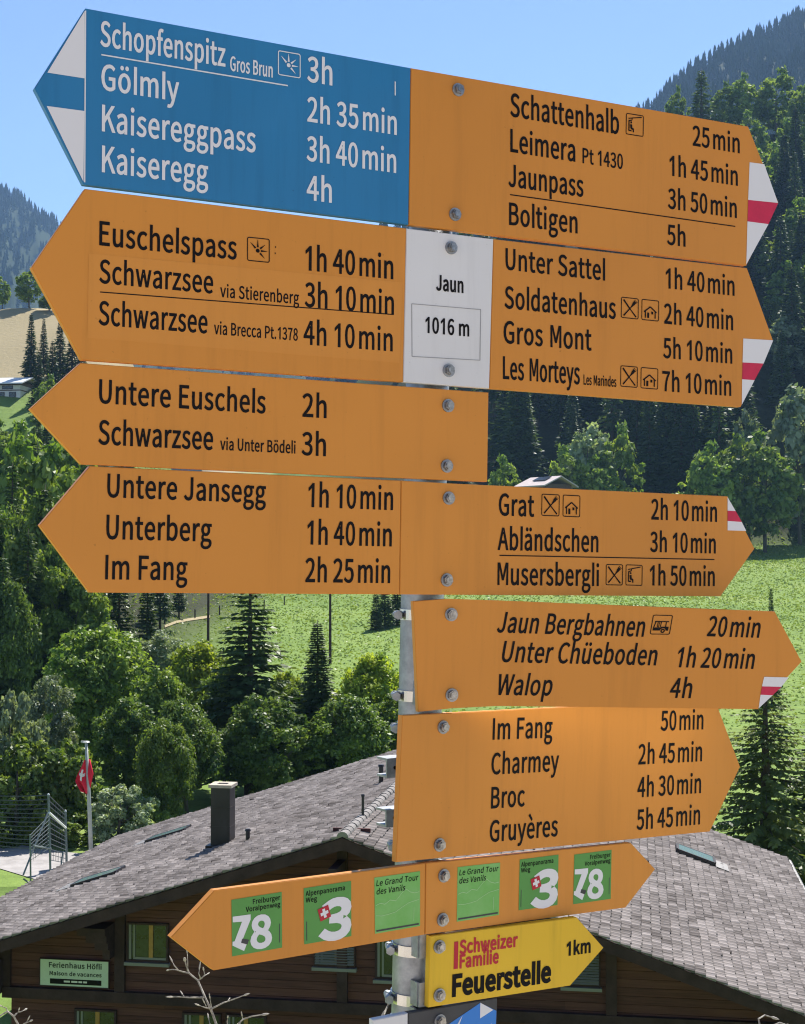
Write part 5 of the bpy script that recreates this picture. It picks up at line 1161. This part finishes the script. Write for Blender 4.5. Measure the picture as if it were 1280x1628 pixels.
def fsurf(u, v):
    c = at(138.6 + 1.7 * v, 1205 + 55 * v, D) - Fb; wd = .10 + .40 * math.sin(min(1, v * 1.25) * math.pi * .55) * (1 - max(0, v - .62) * 1.9)
    return c + Vector((-.04 - wd * u + .10 * math.sin(v * 6 + 1) * u * (1 - u), .13 * math.sin(u * 7 + v * 4) - .05 - .02, -.25 * u * u * (1 - v) - .06 * math.sin(u * 6)))
bm = bmesh.new()
for (u0, u1, v0, v1) in ((.14, .72, .40, .49), (.34, .52, .28, .40), (.34, .52, .49, .61)):
    gg = [[bm.verts.new(fsurf(u0 + (u1 - u0) * i / 6, v0 + (v1 - v0) * j / 3)) for i in range(7)] for j in range(4)]
    for j in range(3):
        for i in range(6): bm.faces.new((gg[j][i], gg[j][i + 1], gg[j + 1][i + 1], gg[j + 1][i]))
from_bm('white_cross', bm, FLAGW, fl)
bm = bmesh.new(); c = at(140, 1262, D) - Fb   # second fold hanging against the pole
tube(bm, [at(142.2, 1207, D) - Fb, at(143.6, 1230, D) - Fb + Vector((.02, -.05, 0)), at(143.0, 1252, D) - Fb], [.03, .13, .03], 8); from_bm('flag_fold', bm, FLAG, fl, smooth=True)

# ball-stop fence with net, and the goal
def gz(x, y, ybase):
    P = at(x, ybase, 1.0); k = -13.0 / P.z; return k
def pipe(bm, p, q, r=.035): tube(bm, [p, q], r, 8)
DA, DB, DC = gz(81, 0, 1402), gz(107, 0, 1387), gz(49, 0, 1421)
a0, a1 = at(81, 1402, DA), at(77, 1264, DA); b0, b1 = at(107, 1387, DB), at(104, 1290, DB)
t = empty('ball_stop_fence', Matrix.Translation(a0), 'tall ball stop net on grey posts in front of the shrubs at left', 'fence')
O = Vector(a0)
for p, q in ((a0, a1), (b0, b1), (at(-60, 1392, DA), at(-62, 1258, DA)), (at(-10, 1396, DA + 1), at(-12, 1262, DA + 1))):
    bm = bmesh.new(); pipe(bm, p - O - Vector((0, 0, .3)), q - O, .045); o = from_bm('post', bm, PIPE, t)
    bm = bmesh.new(); tube(bm, [q - O, q - O + Vector((0, 0, .06))], [.055, .03], 8); from_bm('post_cap', bm, BARW, o)
bm = bmesh.new()
def string(p, q, r=.012, sag=.0):
    pts = [p + (q - p) * k / 6 - Vector((0, 0, sag * math.sin(math.pi * k / 6))) for k in range(7)]; tube(bm, pts, r * 1.3, 5)
for k in range(13):
    f_ = k / 12; string(a1 + (a0 - a1) * .75 * f_ - O, b1 + (b0 - b1) * .85 * f_ - O)
for k in range(1, 10):
    f_ = k / 10; string(a1 + (b1 - a1) * f_ - O, a0 + (a1 - a0) * .25 + (b0 + (b1 - b0) * .15 - a0 - (a1 - a0) * .25) * f_ - O, .006)
e0 = at(-70, 1258, DA); e1 = at(-68, 1332, DA)
for k in range(13):
    f_ = k / 12; string(e0 + (e1 - e0) * f_ - O, a1 + (a0 - a1) * .62 * f_ - O, .016, .12)
from_bm('net', bm, mat('net_cord', (.07, .08, .095), .7), t)
t = empty('goal', Matrix.Translation(at(49, 1421, DC)), 'small goal frame with a white crossbar, stays and netting beside the path', 'goal'); O = at(49, 1421, DC)
bm = bmesh.new(); pipe(bm, at(78, 1292, DA - .8) - O, at(104.5, 1316, DB - .8) - O, .045); from_bm('crossbar', bm, BARW, t)
for nm, p, q in (('post', at(49, 1421, DC), at(48, 1327, DC)), ('rail', at(54, 1345, DC), at(81, 1349, DA)), ('stay', at(76, 1293, DA - .8), at(37, 1391, DC - .5)), ('stay', at(100, 1354, DB - .5), at(95, 1394, DB - 1)), ('stay', at(95, 1395, DB - 1), at(107, 1385, DB)), ('stay', at(37, 1397, DC), at(62, 1416, DC))):
    bm = bmesh.new(); pipe(bm, p - O, q - O, .035); from_bm(nm, bm, PIPE, t)
bm = bmesh.new()
for k in range(9):
    f_ = k / 8; p = at(48, 1328 + 40 * f_, DC); q = at(79, 1296 + 52 * f_, DA); tube(bm, [p - O, q - O], .010, 5)
    p = at(48 + 30 * f_, 1328 - 32 * f_, DC + (DA - DC) * f_); q = at(49 + 31 * f_, 1372 - 30 * f_, DC + (DA - DC) * f_); tube(bm, [p - O, q - O], .008, 5)
from_bm('net', bm, mat('net_grey', (.14, .16, .17), .7), t)

# farmhouse on the left hill
RENDER_ = mat('white_render', (.62, .61, .60), .85, .15, noise=(1.2, .1)); ROOFW = mat('pale_metal_roof', (.62, .64, .66), .45, .4, noise=(.8, .1)); BROWNW = mat('brown_boards', (.12, .08, .06), .8, .2, noise=(4, .3, (6, 1, 1)))
D = 282.0; P = at(8, 634, D); zg = P.z
t = empty('farmhouse', Matrix.Translation(P) @ Matrix.Rotation(R(-8), 4, 'Z'), 'white farmhouse with a pale overhanging roof on the left hillside', 'house')
hw, hh = 3.1, 3.0
bm = bmesh.new(); bx(bm, -6, hw, 0, 8, -3, hh); from_bm('wall', bm, RENDER_, t)
bm = bmesh.new(); bx(bm, -6.02, hw + .02, -.03, 8.03, 1.55, 1.75); bx(bm, -6.01, hw + .01, -.02, 8, 2.62, hh + .3); from_bm('wood_band', bm, BROWNW, t)
bm = bmesh.new(); v = [bm.verts.new(c) for c in ((-7, -1.4, 2.95), (hw + .9, -1.4, 2.95), (hw + .9, 4, 4.6), (-7, 4, 4.6), (hw + .9, 9.4, 2.95), (-7, 9.4, 2.95))]; w_ = [bm.verts.new(x.co + Vector((0, 0, -.22))) for x in v]
for f in ((0, 1, 2, 3), (3, 2, 4, 5)): bm.faces.new([v[i] for i in f]); bm.faces.new([w_[i] for i in f[::-1]])
for i, j in ((0, 1), (1, 2), (2, 4), (4, 5), (5, 3), (3, 0)): bm.faces.new((v[i], w_[i], w_[j], v[j]))
from_bm('roof', bm, ROOFW, t)
for x0, x1, z0, z1 in ((-3.6, -2.2, .2, 1.3), (-1.4, -.1, .2, 1.3), (.8, 2.2, .2, 1.3), (-3.6, -2.0, 1.85, 2.55), (-.6, 1.6, 1.85, 2.55)):
    bm = bmesh.new(); bx(bm, x0, x1, -.06, .1, z0, z1); o = from_bm('window', bm, DARKW, t); bm = bmesh.new(); bx(bm, x0 + .1, x1 - .1, -.075, -.062, z0 + .1, z1 - .1); from_bm('pane', bm, GLASS, o)
# hut with a solar panel at the wood edge
D = 286.0; P = at(868, 772, D)
t = empty('barn', Matrix.Translation((P.x, P.y, P.z)) @ Matrix.Rotation(R(38), 4, 'Z'), 'brown barn with a pale roof and a dark solar panel, half hidden behind a sign', 'barn')
bm = bmesh.new(); bx(bm, -3.4, 3.4, -3.6, 3.6, -14, .2); from_bm('wall', bm, BROWNW, t)
bm = bmesh.new(); v = [bm.verts.new(c) for c in ((-4.6, -4.4, -.2), (0, -4.4, 1.75), (4.6, -4.4, -.2), (-4.6, 4.4, -.2), (0, 4.4, 1.75), (4.6, 4.4, -.2))]; w_ = [bm.verts.new(x.co + Vector((0, 0, -.25))) for x in v]
for f in ((0, 1, 4, 3), (1, 2, 5, 4)): bm.faces.new([v[i] for i in f]); bm.faces.new([w_[i] for i in f[::-1]])
for i, j in ((0, 1), (1, 2), (2, 5), (5, 4), (4, 3), (3, 0)): bm.faces.new((v[i], w_[i], w_[j], v[j]))
rf = from_bm('roof', bm, mat('pink_grey_roof', (.50, .43, .42), .8, .2, noise=(1, .15)), t)
bm = bmesh.new(); box(bm, (-1.5, -.5, 1.30), (1.9, 3.6, .08), Matrix.Rotation(-math.atan(1.95 / 4.6), 3, 'Y')); from_bm('solar_panel', bm, mat('solar', (.03, .035, .05), .2, .6), rf)
# poles and fence stakes in the meadow
for i, (x, yt, yb, D, lab) in enumerate(((331, 950, 1012, 150, 'dark wooden pole beside the hay track in the meadow'), (525, 948, 1022, 140, 'dark pole on the meadow above the slim spruce'))):
    p = at(x, yb, D); q = at(x, yt - 14, D); zb = H(p.x, p.y)
    t = empty('wooden_pole', Matrix.Translation((p.x, p.y, zb)), lab, 'pole'); bm = bmesh.new(); tube(bm, [(0, 0, -.5), (0, 0, q.z - zb)], [.15, .11], 10); from_bm('shaft', bm, DARKW, t); bm = bmesh.new(); tube(bm, [(0, 0, q.z - zb), (0, 0, q.z - zb + .12)], [.14, .05], 10); from_bm('cap', bm, LEAD, t)
for i, (x, y) in enumerate(((310, 985), (349, 978), (452, 962), (262, 992), (420, 968))):
    a_, b_ = meadow_pt(x, y); bm = bmesh.new(); tube(bm, [(0, 0, -.3), (0, 0, 1.15), (0, 0, 1.25)], [.085, .08, .03], 8); o = from_bm('fence_stake', bm, DARKW); o.location = (a_, b_, H(a_, b_)); tag(o, 'short wooden stake beside the hay track in the meadow', 'stake', 'stakes beside the hay track')

# bare twigs in front of the chalet
TWIG = mat('bare_twig', (.30, .27, .24), .75, .25, noise=(140, .55), bump=(300, .5, .002)); BUD = mat('twig_bud', (.36, .32, .28), .7, .3, noise=(80, .2))
def twig(label, stems, D, r=.0016, name='bare_shrub'):
    P0 = at(stems[0][0][0], stems[0][0][1] + 500, D); t = empty(name, Matrix.Translation(P0), label, 'shrub'); rn = random.Random(len(stems))
    for st in stems:
        k = st[-1] if isinstance(st[-1], (int, float)) else 1.0; pts = [p for p in st if not isinstance(p, (int, float))]
        Q = [at(x, y, D + rn.uniform(-.015, .015)) - P0 for x, y in pts]
        bm = bmesh.new(); n = len(Q); tube(bm, Q, [r * k * (1 - .55 * i / max(1, n - 1)) for i in range(n)], 8); o = from_bm('branch', bm, TWIG, t, smooth=True)
        d = (Q[-1] - Q[-2]).normalized(); bm = bmesh.new(); tube(bm, [Q[-1], Q[-1] + d * .004, Q[-1] + d * .010, Q[-1] + d * .014], [r * .5 * k, r * 1.1 * k, r * .8 * k, r * .1], 8); from_bm('bud', bm, BUD, o, smooth=True)
twig('bare pale twig with buds rising in front of the chalet below the narrow sign', [
    [(346, 2128), (344, 1700), (343.5, 1628), (338, 1612), (332.7, 1600), (323.7, 1580), (314.7, 1559), (300.4, 1547), (296, 1535), (294.3, 1528), 1.6],
    [(300.4, 1547), (290, 1545), (280.6, 1542), (274, 1541.5), (268, 1542.4), .9], [(283, 1542), (277, 1535), (274.5, 1530), .8], [(298, 1543), (298.5, 1530), (297.6, 1516), .8],
    [(314.7, 1559), (321, 1555), (325.5, 1550), (324, 1543), .9], [(319, 1556), (316, 1548), (316.8, 1542), .8], [(324, 1552), (329, 1549), .7],
    [(323.7, 1586), (310, 1586), (298.6, 1586), (288, 1585), (276, 1585), 1.0], [(293, 1585), (291, 1582), .7],
    [(336, 1604), (346, 1599), (356, 1594), (363, 1592), (376, 1587), (387, 1583), 1.0], [(336, 1602), (335, 1594), (334, 1588), .7], [(362, 1592), (364, 1589), .7],
    [(334, 1604), (326, 1602), (318, 1599), .8], [(328, 1600), (326, 1596), .7], [(338, 1612), (337, 1606), .8],
    [(352, 2128), (356, 1690), (366, 1640), (386, 1621), (400, 1616), (416, 1613.5), 1.3], [(386, 1621), (385, 1616), .8], [(362, 1645), (361, 1625), (362, 1618), .9], [(343, 1650), (334, 1630), (332, 1620), .9], [(366, 1640), (377, 1632), (380, 1628), .9]], 2.55)
twig('bare pale twig with buds at the lower left corner', [
    [(40, 2128), (36, 1680), (28.4, 1628), (21.9, 1616), (12, 1608), (5, 1612), (-4, 1618), 1.5], [(21.9, 1616), (26, 1612), (29.5, 1609.5), (35, 1608), (39.5, 1605.5), 1.0], [(29, 1609.5), (30, 1606), .8], [(12, 1608), (10, 1603), (3, 1600), .8], [(32, 1634), (38, 1628), (47, 1624), 1.0], [(42, 1626), (44, 1622), .7]], 2.55)
twig('pale curled twig close to the left side of the post foot', [[(606, 2128), (603, 1700), (605, 1640), (611, 1612), (616, 1600), (618, 1594), (621, 1592), 1.3], [(604, 1650), (601, 1628), (606, 1618), 1.0]], 2.3)
twig('pale leafless twig at the lower right corner', [[(1200, 2128), (1205, 1700), (1208, 1630), (1206, 1620), (1216, 1614), (1226, 1617), 1.4], [(1208, 1640), (1240, 1626), (1250, 1629), 1.2]], 2.5)

# tufts and meadow herbs: countless, one object
rn = np.random.default_rng(21); N = 110000
yy = 96 + (rn.uniform(0, 1, N) ** .8) * 215; xx = rn.uniform(-.30, .36, N) * yy; hh_ = height(xx, yy)
keep = ~((xx / yy < -.19) & (yy > 125)); xx, yy, hh_ = xx[keep], yy[keep], hh_[keep]; N = len(xx)
base = np.stack([xx, yy, hh_ - .03], 1); a = rn.uniform(0, 6.28, N); ln = rn.uniform(.05, .15, N) * (.7 + yy / 300); wd = ln * rn.uniform(1.2, 2.8, N)
dx = np.stack([np.cos(a) * wd, np.sin(a) * wd, np.zeros(N)], 1) * .5; top = np.stack([rn.normal(0, .12, N), rn.normal(0, .12, N), ln], 1)
V = np.stack([base - dx, base + dx, base + dx * .4 + top, base - dx * .5 + top * .9], 1).reshape(-1, 3)
TUFT = leafmat('grass_tuft', (.150, .225, .052), (.215, .28, .078), .40, .03)
g = link('grass', quads('grass', V, TUFT, rn.uniform(0, 1, N))); tag(g, 'bright green grass of the sloping meadow', 'grass', kind='stuff')

# ------------------------------------------------------------ air
bm = bmesh.new(); bx(bm, -2600, 2600, -160, 3900, -16, 1150)
hzm = bpy.data.materials.new('haze'); hzm.use_nodes = True; t = hzm.node_tree; t.nodes.clear(); out = t.nodes.new('ShaderNodeOutputMaterial'); pv = t.nodes.new('ShaderNodeVolumePrincipled')
pv.inputs['Color'].default_value = (.36, .60, 1.0, 1); pv.inputs['Density'].default_value = HAZE; pv.inputs['Anisotropy'].default_value = 0.2
t.links.new(pv.outputs[0], out.inputs['Volume'])
hz_ = from_bm('haze', bm, hzm); tag(hz_, kind='stuff')
